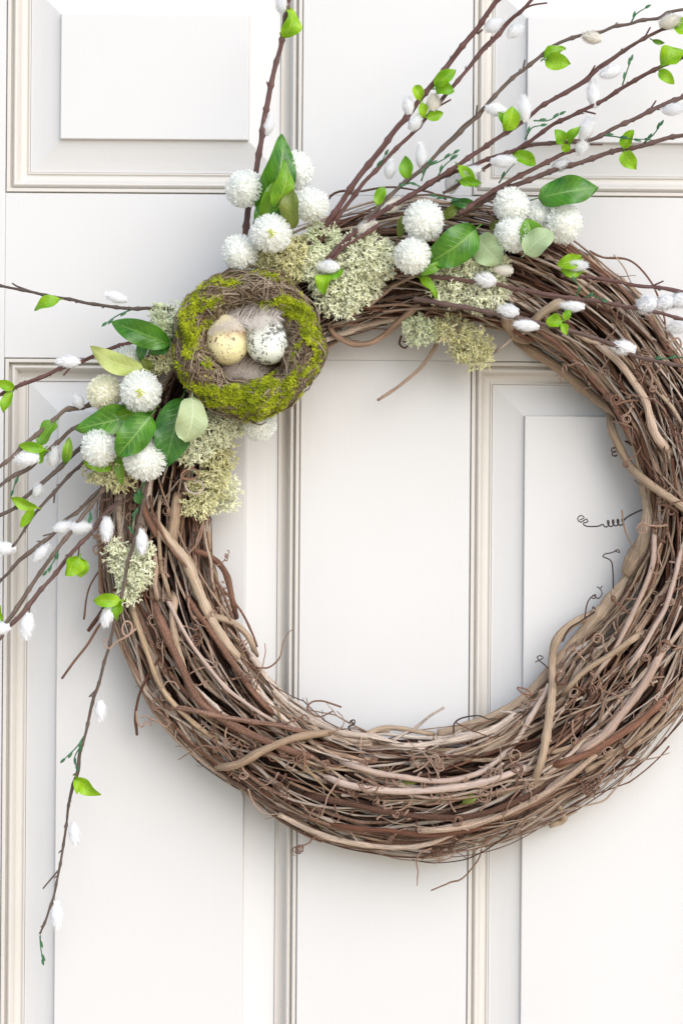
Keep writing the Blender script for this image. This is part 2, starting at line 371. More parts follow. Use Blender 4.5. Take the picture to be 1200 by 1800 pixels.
wreath = root('grapevine_wreath', 'round wreath of twisted brown grapevine canes hanging on the off-white door', 'wreath', tuple(P(CX, CY, 0)))

def soft_knots(x, k, amp):
    """rounded random curve through knots 0..k"""
    y = rng.normal(0, amp, k+4); i = np.minimum(x.astype(int), k); f = x-i; a, b, c, d = y[i], y[i+1], y[i+2], y[i+3]
    return 0.5*(2*b+(c-a)*f+(2*a-5*b+4*c-d)*f*f+(3*b-a-3*c+d)*f**3)
def strand(rho, phi0, k, th0, span, r0, taper=0.45, kink=3.4):
    n = max(8, int(span*480/9)); t = np.linspace(0, 1, n); th = th0+span*t
    phi = phi0+k*(th-th0)+soft_knots(t*span/0.42, int(span/0.42)+1, 0.14)
    rh = rho*(1+soft_knots(t*span/0.3, int(span/0.3)+1, 0.045))
    p = ring(th, rh*np.cos(phi), rh*np.sin(phi))
    kn = max(4, int(span*480/65)); kk = np.linspace(0, kn, n)
    off = np.stack([np.interp(kk, np.arange(kn+1), rng.normal(0, kink, kn+1)) for _ in range(3)], -1); off[:, 2] *= 0.4
    p = p+off; p[:, 2] = np.maximum(p[:, 2], 5+r0*0.5)
    frac = (kk % 1); node = np.maximum(0, 1-np.minimum(frac, 1-frac)*7)*0.28
    rad = r0*(1-taper*t)*(1+node)*(1+rng.normal(0, 0.05, n))
    return p, rad, th
def add_spurs(geo, p, rad, rnd, count):
    for _ in range(count):
        i = rng.integers(3, len(p)-4); d = p[i+2]-p[i-2]; d = d/np.linalg.norm(d)
        side = rng.choice([-1, 1]); nrm = np.array([-d[1], d[0], 0])*side
        L_ = rng.uniform(10, 32); dirv = d*rng.uniform(0.5, 1.2)+nrm*rng.uniform(0.25, 0.8)+np.array([0, 0, rng.uniform(-0.05, 0.3)])
        dirv /= np.linalg.norm(dirv); s = np.linspace(0, 1, 5)[:, None]
        q = p[i]+dirv*L_*s+rng.normal(0, 0.8, (5, 3)); q[0] = p[i]
        rr = rad[i]*0.45; tube(geo, PA(q), np.linspace(rr, rr*0.6, 5)*S, 5, rnd)
NV = 248
for i in range(NV):
    big = rng.random() < 0.09
    r0 = rng.uniform(5.6, 8.0) if big else float(np.clip(rng.lognormal(1.05, 0.36), 1.5, 5.2))
    rho = rng.uniform(0.80, 0.98) if rng.random() < 0.72 else rng.uniform(0.45, 0.8)
    phi0 = rng.uniform(-0.25, math.pi+0.25) if rng.random() < 0.84 else rng.uniform(math.pi, 2*math.pi)
    k = rng.normal(0, 0.85); span = rng.uniform(0.8, 3.0) if not big else rng.uniform(0.8, 1.8)
    # canes that would roll to the back of the ring stay near the front
    p, rad, th = strand(rho, phi0, k, rng.uniform(0, 2*math.pi), span*rng.choice([-1, 1]) if False else span, r0, rng.uniform(0.2, 0.55))
    if rng.random() < 0.5: p = p[::-1]; 
    gg = Geo(); tube(gg, PA(p), rad*S, 7 if r0 > 3 else 6, float(rng.random()))
    add_spurs(gg, p, rad, float(rng.random()), rng.integers(1, 5))
    mid_ = p[len(p)//2]; pale_ = mid_[0] > 800 and mid_[1] > 950 and rng.random() < 0.16
    part('vine', gg, grey_m if pale_ else (cane_m if (rng.random() < 0.12) else vine_m), wreath)
gg = Geo()
for i in range(230):       # thin whips past the canes built singly
    p, rad, th = strand(rng.uniform(0.84, 1.03), rng.uniform(-0.3, math.pi+0.3), rng.normal(0, 1.3), rng.uniform(0, 6.28), rng.uniform(0.25, 1.3), rng.uniform(1.1, 2.3), 0.5, 4.5)
    rn_ = float(rng.random()); tube(gg, PA(p), rad*S, 5, rn_); add_spurs(gg, p, rad*1.3, rn_, rng.integers(0, 3)) if len(p) > 10 else None
part('thin_whips', gg, vine_m, wreath, kind='stuff')
gg = Geo()
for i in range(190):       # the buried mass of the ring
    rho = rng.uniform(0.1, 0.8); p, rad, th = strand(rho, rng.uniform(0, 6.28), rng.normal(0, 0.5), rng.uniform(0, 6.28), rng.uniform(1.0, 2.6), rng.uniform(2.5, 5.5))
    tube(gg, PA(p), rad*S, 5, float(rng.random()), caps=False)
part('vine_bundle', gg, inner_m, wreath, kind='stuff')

# canes that can be followed in the photograph: (points, start radius px, end radius px, material, lift)
def F(x, y, l=0): return (x, y, front(x, y)+l)
CANES = [
    ([(905, 596), (945, 622), (1000, 662), (1045, 700), (1092, 735), (1110, 775)], 9.5, 8, 'c', -14),
    ([(1072, 726), (1074, 755), (1100, 810), (1140, 850), (1205, 895), (1240, 925)], 8, 6.5, 'c', 3),
    ([(1140, 850), (1141, 900), (1133, 960), (1115, 1002), (1072, 1060), (1030, 1108), (980, 1165), (930, 1222), (880, 1256), (820, 1280), (770, 1292)], 15, 10, 'c', -4),
    ([(1040, 1078), (1002, 1098), (976, 1128), (969, 1165), (970, 1210), (964, 1265), (954, 1325), (932, 1385)], 7.5, 7, 'c', 6),
    ([(632, 1303), (650, 1288), (680, 1278), (715, 1280), (762, 1292)], 5.5, 4, 'c', 2),
    ([(690, 1303), (725, 1282), (752, 1262), (780, 1243)], 2.6, 2.2, 'v', 0),
    ([(372, 1346), (415, 1346), (465, 1318), (525, 1296), (590, 1285)], 7.5, 6, 'c', 6),
    ([(262, 905), (290, 942), (330, 990), (352, 1050), (378, 1100), (430, 1170)], 9.0, 8, 'c', 4),
    ([(264, 1040), (290, 1108), (315, 1165), (350, 1230), (405, 1272), (480, 1308), (560, 1336)], 7.5, 6, 'v', 5),
    ([(350, 880), (362, 960), (376, 1030), (392, 1090)], 11, 9, 'c', -16),
    ([(330, 965), (365, 975), (393, 1000), (408, 1045), (416, 1085)], 5.5, 5, 'v', 2),
    ([(246, 868), (262, 915), (285, 950)], 7, 7, 'v', 3),
    ([(283, 862), (278, 930), (284, 1000), (300, 1062)], 3.4, 3.4, 'c', 4),
    ([(262, 862), (270, 905), (302, 965), (340, 1010), (362, 1052)], 2.2, 2.2, 'v', 8),
    ([(272, 965), (274, 1020), (276, 1058)], 3.6, 4.2, 'v', 6),
    ([(310, 1035), (304, 1100), (318, 1160), (345, 1230), (380, 1275)], 7, 6, 'c', 1),
    ([(226, 1052), (250, 1120), (280, 1200), (330, 1262), (395, 1310)], 5, 4.5, 'v', 3),
    ([(320, 1040), (345, 1075), (385, 1130), (440, 1210), (490, 1265)], 5.5, 4.5, 'v', 4),
    ([(265, 1238), (330, 1247), (400, 1262), (470, 1272), (560, 1290)], 4.6, 4, 'v', 6),
    ([(285, 1035), (335, 1130), (410, 1220), (500, 1280)], 3.4, 3.0, 'g', 5),
    ([(1150, 905), (1146, 985), (1120, 1060), (1080, 1140), (1030, 1210)], 4.6, 4, 'g', 5),
    ([(1195, 960), (1178, 1040), (1140, 1120), (1090, 1190)], 4.2, 4.2, 'g', 5),
    ([(1130, 1110), (1080, 1145), (1020, 1185), (985, 1225)], 5.2, 4.5, 'c', 6),
    ([(960, 1350), (1040, 1320), (1120, 1270), (1180, 1215)], 6.5, 5.5, 'v', 5),
    ([(700, 1460), (800, 1455), (900, 1425), (1000, 1365), (1080, 1295)], 5.5, 5, 'v', 3),
    ([(365, 1080), (405, 1092), (436, 1118), (450, 1150)], 6.5, 5, 'c', 2),
    ([(575, 562), (585, 585), (615, 602), (650, 603), (675, 590), (705, 562), (745, 530)], 4.2, 6, 'v', 3),
    ([(770, 588), (764, 612), (740, 645), (708, 674), (664, 704)], 3.6, 2.4, 'v', 0),
    ([(560, 1362), (620, 1382), (700, 1392), (780, 1386), (860, 1372), (945, 1342)], 6.2, 5.5, 'g', 3),
    ([(590, 1338), (660, 1358), (740, 1372), (800, 1372), (870, 1352)], 5, 4.5, 'g', 4),
    ([(520, 1395), (600, 1410), (700, 1430), (820, 1436), (900, 1412), (980, 1370)], 5.5, 5, 'v', 2),
    ([(560, 1445), (680, 1462), (780, 1466), (880, 1448)], 4.5, 4.5, 'v', 2),
    ([(1000, 1335), (1062, 1290), (1100, 1245), (1140, 1190), (1172, 1128)], 8, 7, 'g', 2),
    ([(885, 560), (905, 592), (930, 600)], 8, 7, 'c', 3),
    ([(935, 566), (960, 545), (985, 530)], 7, 8, 'c', 8),
    ([(870, 620), (905, 592), (925, 585)], 2.4, 2.4, 'v', 6),
    ([(1180, 800), (1150, 760), (1130, 700), (1090, 640), (1040, 600)], 7, 6, 'v', 4),
    ([(315, 868), (308, 915), (300, 960)], 9, 9, 'c', 2),
    ([(845, 1492), (838, 1515), (812, 1545), (790, 1550), (758, 1566)], 1.5, 1.2, 'v', 0),
    ([(1035, 440), (1060, 452), (1105, 458), (1140, 492), (1160, 535), (1172, 590), (1176, 620)], 2.0, 1.6, 'v', 0),
    ([(1078, 448), (1095, 470), (1110, 500), (1130, 520)], 1.3, 1.0, 'v', 0),
    ([(205, 1035), (178, 1075), (155, 1108)], 4.0, 3.2, 'v', 0),
    ([(212, 1045), (175, 1100), (148, 1140), (110, 1192)], 2.6, 2.2, 'v', 2),
    ([(378, 1020), (420, 1070), (442, 1110), (452, 1136)], 2.2, 1.8, 'v', 0),
    ([(242, 1290), (240, 1250), (252, 1205), (285, 1150)], 2.4, 2.2, 'v', 3),
    ([(150, 830+260), (160, 1030), (190, 980)], 1.6, 1.6, 'v', -5),
    ([(985, 1440), (1000, 1430), (1012, 1425)], 2.6, 2.6, 'c', -20),
    ([(965, 1450), (990, 1440), (975, 1408), (962, 1395)], 6, 5, 'c', -8),
    ([(640, 385), (720, 352), (800, 360), (880, 372)], 4.5, 4, 'v', -6),
    ([(570, 372), (580, 345), (605, 337), (625, 345)], 2.4, 2, 'v', 0),
    ([(632, 338), (680, 330), (740, 335), (785, 352)], 1.8, 1.6, 'v', -8),
]
for pts, ra, rb, mt, lift in CANES:
    c = [F(x, y, lift) for x, y in pts]; q = smooth_path(c, 7); n = len(q)
    if lift > 0 or ra > 7.5: s_ = np.linspace(0, 1, n); q[:, 2] -= 17*np.maximum(0, 1-s_/0.14)**1.5+17*np.maximum(0, 1-(1-s_)/0.14)**1.5
    q = q+wobble(n, 0.9, 7)*np.array([1, 1, 0.5])
    rad = np.linspace(ra, rb, n)*(1+rng.normal(0, 0.035, n)); ks = rng.integers(0, max(1, n), max(1, n//14))
    for kk in ks: rad *= 1+0.22*np.exp(-((np.arange(n)-kk)/1.5)**2)
    gg = Geo(); tube(gg, PA(q), rad*S, 9, float(rng.random()))
    part('vine', gg, {'c': cane_m, 'v': vine_m, 'g': grey_m}[mt], wreath)
# the swollen knot on the thick inner cane
kn = [F(x, y, -2) for x, y in ((1131, 950), (1120, 980), (1102, 1012))]; q = smooth_path(kn, 3)
gg = Geo(); tube(gg, PA(q), (12+8.5*np.sin(np.linspace(0, math.pi, len(q)))+rng.normal(0, 0.7, len(q)))*S, 12, 0.3); part('knot', gg, cane_m, wreath)

def coil_path(p0, d0, length, turns, rad, axis_tilt=0.4, straight=0.3):
    """a tendril: a wandering stretch that ends in a spring-like coil; returns px,px,mm points"""
    n = int(14+turns*14); s = np.linspace(0, 1, n)
    d0 = np.array(d0, float); d0 /= np.linalg.norm(d0); nn = np.array([-d0[1], d0[0], 0.])
    out = []
    bend = rng.normal(0, 0.5)
    for si in s:
        a = max(0.0, (si-straight)/(1-straight)); amp = rad*min(1, a*3)
        ph = 2*math.pi*turns*a
        base = np.array(p0)+d0*length*(si if si < straight else straight+(si-straight)*0.6)+nn*bend*length*si*si*0.5
        out.append(base+nn*amp*math.sin(ph)+d0*amp*(1-math.cos(ph))*axis_tilt+np.array([0, 0, 0.45*amp*math.cos(ph)]))
    return np.array(out)
def spiral_path(p0, d0, length, turns, rad):
    """a tendril ending in a flat curl"""
    d0 = np.array(d0, float)[:2]; d0 /= np.linalg.norm(d0); sgn = rng.choice([-1, 1]); nn = np.array([-d0[1], d0[0]])*sgn
    a = np.linspace(0, 1, 8)[:-1]; q = [np.array(p0[:2])+d0*length*x+nn*length*0.12*math.sin(x*3) for x in a]
    c = np.array(p0[:2])+d0*length+nn*rad
    for ph in np.linspace(0, 2*math.pi*turns, int(turns*14)):
        rr = rad*(1-0.62*ph/(2*math.pi*turns)); q.append(c-nn*rr*math.cos(ph)+d0*rr*math.sin(ph))
    q = np.array(q); z = p0[2]+np.linspace(0, 4, len(q))+rng.normal(0, 0.3, len(q)); return np.column_stack([q, z])
for i in range(270):
    th = rng.uniform(-0.9, 3.6) if rng.random() < 0.9 else rng.uniform(0, 6.28); u = rng.uniform(-0.95, 0.98)
    b = ring(np.array([th]), np.array([u]), np.array([math.sqrt(1-u*u)]))[0]
    if b[0] < 600 and b[1] < 870: continue
    b[2] += rng.uniform(0, 3); a = rng.uniform(0, 6.28); d = (math.cos(a), math.sin(a), 0)
    kind = rng.random()
    if kind < 0.45: q = coil_path(b, d, rng.uniform(24, 60), rng.uniform(1.5, 5), rng.uniform(3.5, 9), rng.uniform(0.1, 0.9), rng.uniform(0.2, 0.6))
    elif kind < 0.8: q = spiral_path(b, d, rng.uniform(14, 50), rng.uniform(0.6, 2.0), rng.uniform(5, 13))
    else:
        s = np.linspace(0, 1, 24)[:, None]; q = b+np.array(d)*s*rng.uniform(40, 95); nn = np.array([-d[1], d[0], 0]); q = q+nn*np.sin(s*math.pi*rng.uniform(0.6, 1.6))*rng.uniform(8, 24)
        q[:, 2] += 4*np.sin(s[:, 0]*3)
    q = q+wobble(len(q), 1.1, 5)*np.array([1, 1, 0.6])
    gg = Geo(); tube(gg, PA(q), np.linspace(rng.uniform(1.3, 2.2), 0.8, len(q))*S, 5, float(rng.random())); part('tendril', gg, tendril_m, wreath)
def T(pts, r=1.3, m=dark_tendril_m, step=3, dd=None):
    q = smooth_path([(x, y, (front(x, y) if dd is None else dd)) for x, y in pts], step)
    gg = Geo(); tube(gg, PA(q), np.linspace(r, r*0.7, len(q))*S, 5, float(rng.random())); part('tendril', gg, m, wreath)
def spring(x0, y0, x1, y1, turns, amp, ph=0):
    t = np.linspace(0, 1, int(turns*8)); dx, dy = x1-x0, y1-y0; l = math.hypot(dx, dy); nx, ny = -dy/l, dx/l
    return [(x0+dx*a+nx*amp*math.sin(2*math.pi*turns*a+ph)+dx/l*amp*0.55*math.cos(2*math.pi*turns*a+ph), y0+dy*a+ny*amp*math.sin(2*math.pi*turns*a+ph)+dy/l*amp*0.55*math.cos(2*math.pi*turns*a+ph)) for a in t]
T([(1128, 896), (1112, 903), (1100, 910)]+spring(1096, 917, 1062, 921, 4, 6)+[(1050, 925), (1030, 925), (1024, 920), (1033, 917), (1030, 912), (1020, 918), (1014, 912), (1020, 906), (1026, 910), (1018, 914)], 1.5, dd=36)
T([(1092, 896), (1096, 925), (1104, 948), (1115, 960)], 1.6, straw_m, dd=40)
T([(1077, 1035), (1076, 1000), (1072, 985), (1058, 978), (1062, 974), (1072, 972), (1082, 969), (1088, 972), (1086, 966), (1080, 968)], 1.4, dd=34)
T([(1027, 1088), (1030, 1065), (1036, 1052), (1046, 1045), (1044, 1052), (1038, 1050), (1042, 1046), (1050, 1052), (1057, 1045), (1055, 1036), (1048, 1031), (1054, 1034), (1058, 1030)], 1.4, dd=34)
T([(970, 1182), (958, 1170), (946, 1160), (943, 1155), (948, 1152), (954, 1156), (948, 1160), (940, 1164)], 1.4, dd=38)
T([(1045, 1075), (1020, 1092), (1000, 1105), (988, 1128)], 1.8, dd=38)
T([(1040, 1070), (1042, 1066), (1046, 1072)], 1.3, dd=36)
T([(1084, 800)]+spring(1080, 803, 1076, 786, 2.5, 4), 1.6, dd=30)
T([(797, 1290), (798, 1272), (812, 1262), (840, 1258), (858, 1264), (870, 1262)], 1.6, dd=44)
T([(800, 1270), (830, 1284), (862, 1296)], 1.4, tendril_m, dd=50)
T([(620, 1290), (612, 1278), (620, 1274)]+spring(616, 1266, 624, 1272, 1.5, 4), 1.6, dd=44)
T([(908, 1208), (925, 1212), (935, 1222), (918, 1218), (908, 1210), (930, 1228), (945, 1232)], 1.6, tendril_m, dd=60)
T([(600, 1243), (580, 1236), (565, 1232), (548, 1234), (540, 1246), (560, 1260), (585, 1250)], 1.8, tendril_m, dd=52)
T(spring(395, 1020, 402, 1075, 5, 6), 1.5, tendril_m, dd=30)
T([(185, 915), (165, 925), (178, 935), (165, 945), (190, 950), (165, 962), (170, 975), (178, 962), (200, 968)], 2.0, tendril_m, dd=48)
T([(240, 1105), (222, 1118), (215, 1105), (222, 1092), (232, 1098), (228, 1115), (205, 1128), (192, 1140), (183, 1130), (188, 1122)], 2.0, tendril_m, dd=72)
T([(240, 1250), (242, 1270), (250, 1278), (258, 1268), (266, 1276), (264, 1262), (256, 1258), (248, 1262)], 1.8, tendril_m, dd=48)
T([(262, 1262), (280, 1270), (292, 1278), (298, 1270), (290, 1264)], 1.8, tendril_m, dd=52)
T([(800, 1200+295), (790, 1508), (770, 1515)], 1.4, tendril_m, dd=60)
T([(628, 1375), (640, 1392), (658, 1392), (664, 1380), (650, 1370), (636, 1372), (640, 1386), (655, 1384)], 1.8, vine_m, dd=76)
T([(745, 560), (755, 548), (790, 560), (808, 590), (812, 618)], 1.4, tendril_m, dd=50)
T([(862, 385), (870, 398), (886, 403), (900, 398), (905, 385)], 2.4, straw_m, dd=70)
T([(705, 590), (702, 605), (712, 612), (716, 604), (708, 600)], 2.0, vine_m, dd=30)
T([(325, 848), (330, 862), (345, 868), (358, 858), (352, 846), (338, 848)], 2.2, vine_m, dd=72)
T([(340, 820), (322, 830), (320, 840), (340, 842), (350, 830), (335, 822)], 2.2, tendril_m, dd=76)
T([(1162, 590), (1175, 600), (1190, 594), (1196, 606), (1184, 616), (1174, 606)], 2.0, tendril_m, dd=48)

# ------------------------------------------------------------------ leaves
def leaf_geo(geo, base, tip, width, d0, d1, roll=0.0, curl=0.12, fold=0.25, wav=0.05, stem=True, nu=16, nv=8, shape=(0.62, 0.8), petiole=None, bend=0.0):
    A, Bp = P(*base, d0), P(*tip, d1); ax = Bp-A; L_ = np.linalg.norm(ax); ax = ax/L_
    n0 = np.array([0, -1., 0]); n0 = n0-ax*ax.dot(n0); n0 /= np.linalg.norm(n0)
    sd_ = np.cross(ax, n0); nn = n0*math.cos(roll)+sd_*math.sin(roll); ss = sd_*math.cos(roll)-n0*math.sin(roll)
    t = np.linspace(0, 1, nu+1)[:, None]; v = np.linspace(-1, 1, nv+1)[None, :]
    tm = shape[0]/(shape[0]+shape[1]); wmax = tm**shape[0]*(1-tm)**shape[1]
    wd = (t**shape[0]*(1-t)**shape[1])/wmax; wd = np.maximum(wd, 0.02)*(width*S/2)
    ph = rng.uniform(0, 6.28)
    z = curl*L_*4*t*(1-t)+fold*np.abs(v)**0.8*wd+wav*1.8*width*S*np.sin(t*9+ph+v)*np.abs(v)**2-rng.uniform(0.0, 0.12)*L_*t**3+rng.normal(0, 0.12)*wd*v*t
    sh = bend*L_*4*t*(1-t)
    V = A+ax*(t*L_)[..., None]+ss*(v*wd+sh)[..., None]+nn*(z)[..., None]
    i = np.arange(nu)[:, None]*(nv+1); j = np.arange(nv)[None, :]
    Q = np.stack([i+j, i+nv+1+j, i+nv+2+j, i+j+1], -1).reshape(-1, 4)
    U = np.zeros((nu+1, nv+1, 3)); U[:, :, 0] = t; U[:, :, 1] = v*np.ones_like(t)
    geo.add(V.reshape(-1, 3), Q, None, U.reshape(-1, 3), float(rng.random()))
    if stem:
        e = A-ax*L_*0.14-nn*0.002; tube(geo, np.array([e, (e+A)/2, A, A+ax*L_*0.3+nn*(curl*L_*0.8-0.0003)]), np.array([1.3, 1.1, 1.0, 0.6])*S, 5)
def leaf(parent, base, tip, width, kind, d0, d1=None, **k):
    if width > 25: k['bend'] = k.get('bend', 0)+rng.uniform(-0.05, 0.05); k.setdefault('wav', 0.085); k['curl'] = k.get('curl', 0.12)+rng.uniform(-0.04, 0.10); k['roll'] = k.get('roll', 0)+rng.uniform(-0.3, 0.3)
    gg = Geo(); leaf_geo(gg, base, tip, width, d0, d0 if d1 is None else d1, **k)
    return part('leaf', gg, LM[kind], parent)
def small_leaf(parent, bx, by, tx, ty, wdt, d, kind='bright', **k):
    k.setdefault('fold', rng.uniform(0.35, 1.0)); k.setdefault('wav', 0.09); k.setdefault('curl', rng.uniform(-0.1, 0.2)); k.setdefault('roll', rng.uniform(-0.5, 0.5))
    return leaf(parent, (bx, by), (tx, ty), wdt, kind, d, d+rng.uniform(-3, 6), nu=9, nv=4, **k)

# ------------------------------------------------------------------ catkins (shared meshes, long axis Z, unit length)
def catkin_mesh(seed):
    r = np.random.default_rng(seed); nu, nv = 14, 12; V = []; t = np.linspace(0.0, 1, nu)
    for a in t:
        w_ = 0.31*math.sin(math.pi*min(1, a*0.93+0.06))**0.72*(1-0.25*a)*1.08
        for j in range(nv):
            p = 2*math.pi*j/nv; q = w_*(1+r.normal(0, 0.015)); V.append((q*math.cos(p), q*math.sin(p), a+r.normal(0, 0.008)))
    i = np.arange(nu-1)[:, None]*nv; j = np.arange(nv)[None, :]; k = (j+1) % nv
    Q = np.stack([i+j, i+k, i+nv+k, i+nv+j], -1).reshape(-1, 4)
    g_ = Geo(); g_.add(V, Q, [((nu-1)*nv+a, (nu-1)*nv+(a+1) % nv, (nu-1)*nv+6) for a in range(5)])
    H = 1500; a = r.uniform(0.03, 0.98, H); p = r.uniform(0, 6.28, H); w_ = 0.31*np.sin(np.pi*np.minimum(1, a*0.93+0.06))**0.72*(1-0.25*a)*1.08
    b = np.stack([w_*np.cos(p), w_*np.sin(p), a], -1); o = np.stack([np.cos(p), np.sin(p), 1.3+0*a], -1); o += r.normal(0, 0.25, o.shape); o /= np.linalg.norm(o, axis=1)[:, None]
    tg = np.stack([-np.sin(p), np.cos(p), 0*a], -1)*0.016; tip = b+o*(r.uniform(0.07, 0.22, H)*(1+0.35*np.sin(p*5+a*17)))[:, None]
    VV = np.stack([b-tg, b+tg, tip], 1).reshape(-1, 3); g_.add(VV, None, np.arange(3*H).reshape(-1, 3))
    for j in range(5):               # brown bud scale at the foot
        a0 = j*1.257; q = np.array([[0.16*math.cos(a0-.6), 0.16*math.sin(a0-.6), -0.03], [0.16*math.cos(a0+.6), 0.16*math.sin(a0+.6), -0.03], [0.30*math.cos(a0), 0.30*math.sin(a0), 0.13]]); g_.add(q, None, [(0, 1, 2)])
    return g_
CAT = [catkin_mesh(s).mesh('catkin', catkin_m) for s in (1, 2, 3)]
CATC = [catkin_mesh(s).mesh('catkin', catkin_cream_m) for s in (4,)]
def catkin(parent, x, y, ang, ln, wd, d, cream=False):
    """centre pixel, direction in degrees (0 right, 90 up), length and width px"""
    a = math.radians(ang); dirv = np.array([math.cos(a), 0, math.sin(a)]); tilt = rng.uniform(-0.35, 0.2); dv = Vector(dirv+np.array([0, tilt, 0])).normalized()
    c = P(x, y, d)-np.array(dv)*ln*S/2; q = dv.to_track_quat('Z', 'Y')@Quaternion((0, 0, 1), rng.uniform(0, 6.28))
    me = (CATC if cream else CAT)[rng.integers(0, 1 if cream else 3)]
    place('catkin', me, c, q, (wd*S/0.74, wd*S/0.74, ln*S), parent)

# ------------------------------------------------------------------ willow branches
def lerp_d(pts, d0, d1):
    p = np.array(pts, float); s = np.concatenate([[0], np.cumsum(np.hypot(*np.diff(p, axis=0).T))]); s /= s[-1]
    return [(x, y, d0+(d1-d0)*t) for (x, y), t in zip(pts, s)]
def near_d(q, x, y): return float(q[np.argmin((q[:, 0]-x)**2+(q[:, 1]-y)**2), 2])
def branch(label, pts, d, r=(3.6, 2.4), mat='r', twin=None, cats=(), leaves=(), stubs=(), sprouts=(), group='pussy willow branches tucked into the wreath'):
    c = lerp_d(pts, *d); q = smooth_path(c, 5); n = len(q); q = q+wobble(n, 0.55, 5)*np.array([1, 1, 1.0])
    rt = root('pussy_willow_branch', label, 'willow branch', tuple(P(*c[0])), group)
    g_ = Geo(); rn = float(rng.random()); rad = np.linspace(r[0], r[1], n)*(1+rng.normal(0, 0.05, n))
    for kk in range(4, n-2, rng.integers(7, 11)):
        rad *= 1+0.45*np.exp(-((np.arange(n)-kk)/0.9)**2)
    tube(g_, PA(q), rad*S, 7, rn)
    for kk in range(6, n-3, 9):      # bud scars and tiny spurs
        dd = q[kk+1]-q[kk-1]; dd /= np.linalg.norm(dd); sg = rng.choice([-1, 1]); nn = np.array([-dd[1], dd[0], 0])*sg
        l = rng.uniform(3, 8); tube(g_, PA([q[kk], q[kk]+nn*l*0.6+dd*l*0.5, q[kk]+nn*l*0.8+dd*l]), np.array([1.6, 1.2, 0.6])*S, 5, rn)
    if twin:                          # a second thin wire wound loosely round the first
        a, b, off = twin; i0, i1 = int(a*n), int(b*n); seg = q[i0:i1]; s = np.linspace(0, 1, len(seg)); tg = np.gradient(seg, axis=0); tg /= np.linalg.norm(tg, axis=1)[:, None]
        nn = np.stack([-tg[:, 1], tg[:, 0], 0*s], -1); w_ = off*np.sin(s*math.pi)**0.5*np.cos(s*4.5); q2 = seg+nn*w_[:, None]+np.array([0, 0, 1.0])*(np.sin(s*9)*1.5)[:, None]
        tube(g_, PA(q2), r[1]*0.72*S, 6, rn+0.37)
    for s_ in stubs:
        z = near_d(q, s_[0], s_[1]); m_ = len(s_)//2; pp = smooth_path([(s_[2*i], s_[2*i+1], z+i*1.5) for i in range(m_)], 5)
        tube(g_, PA(pp), np.linspace(1.9, 1.5, len(pp))*S, 6, rn)
    part('stem', g_, willow_m if mat == 'r' else willow_grey_m, rt)
    for s_ in sprouts:                # thin dark green sprigs with slip leaves
        z = near_d(q, s_[0], s_[1]); m_ = len(s_)//2; pp = smooth_path([(s_[2*i], s_[2*i+1], z+i*1.2) for i in range(m_)], 4); gs = Geo()
        tube(gs, PA(pp), np.linspace(1.4, 0.9, len(pp))*S, 5)
        for j in range(2, len(pp)-1, 6):
            dd = pp[j+1]-pp[j-1]; dd /= np.linalg.norm(dd)+1e-9; sg = 1 if (j//4) % 2 else -1; nn = np.array([-dd[1], dd[0], 0])*sg
            e = pp[j]+dd*15+nn*4; leaf_geo(gs, pp[j][:2], e[:2], 5, pp[j][2], pp[j][2]+1, stem=False, nu=5, nv=2)
        e = pp[-1]+(pp[-1]-pp[-2])/np.linalg.norm(pp[-1]-pp[-2])*14; leaf_geo(gs, pp[-1][:2], e[:2], 5, pp[-1][2], pp[-1][2]+1, stem=False, nu=5, nv=2)
        part('sprout', gs, LM['teal'], rt)
    for c_ in cats:
        x, y, a, l, w_ = c_[:5]; catkin(rt, x, y, a, l, w_, near_d(q, x, y)+rng.uniform(-3, 3), len(c_) > 5)
    for l_ in leaves:
        small_leaf(rt, *l_[:5], near_d(q, l_[0], l_[1])+1.5, *(l_[5:6]))
    return rt
G1 = 'willow branches fanning out over the top right'
branch('thickest reddish willow branch, steepest of the upper right fan, with a cluster of leaves halfway', [(541, 432), (572, 396), (596, 362), (612, 336), (630, 310), (657, 277), (675, 255), (700, 222), (715, 207), (737, 175), (760, 147), (790, 110), (815, 77), (840, 47), (862, 17), (895, -30)], (74, 100), (5.0, 4.0), 'r',
    cats=[(717, 186, 100, 30, 22), (729, 216, 60, 28, 24), (685, 298, 80, 30, 22), (761, 181, 80, 28, 26, 1)], leaves=[(738, 177, 729, 150, 20), (742, 180, 742, 208, 16), (763, 152, 801, 122, 24), (765, 156, 798, 160, 26), (748, 206, 780, 199, 18)], stubs=[(715, 207, 712, 198), (838, 60, 848, 52)], group=G1)
branch('dark willow branch just right of the thickest one, forking near the top edge', [(548, 440), (580, 400), (604, 366), (618, 348), (640, 320), (660, 300), (692, 265), (725, 235), (752, 203), (775, 175), (800, 147), (825, 117), (850, 87), (870, 67), (900, 32), (918, 17), (945, -12)], (72, 96), (3.6, 2.8), 'r', (0.5, 0.98, 4.0),
    cats=[(868, 44, 25, 34, 26), (905, 54, 40, 30, 24)], stubs=[(860, 82, 863, 64), (772, 186, 792, 175), (918, 17, 935, 9, 961, 5)], sprouts=[(655, 300, 668, 288, 676, 274)], group=G1)
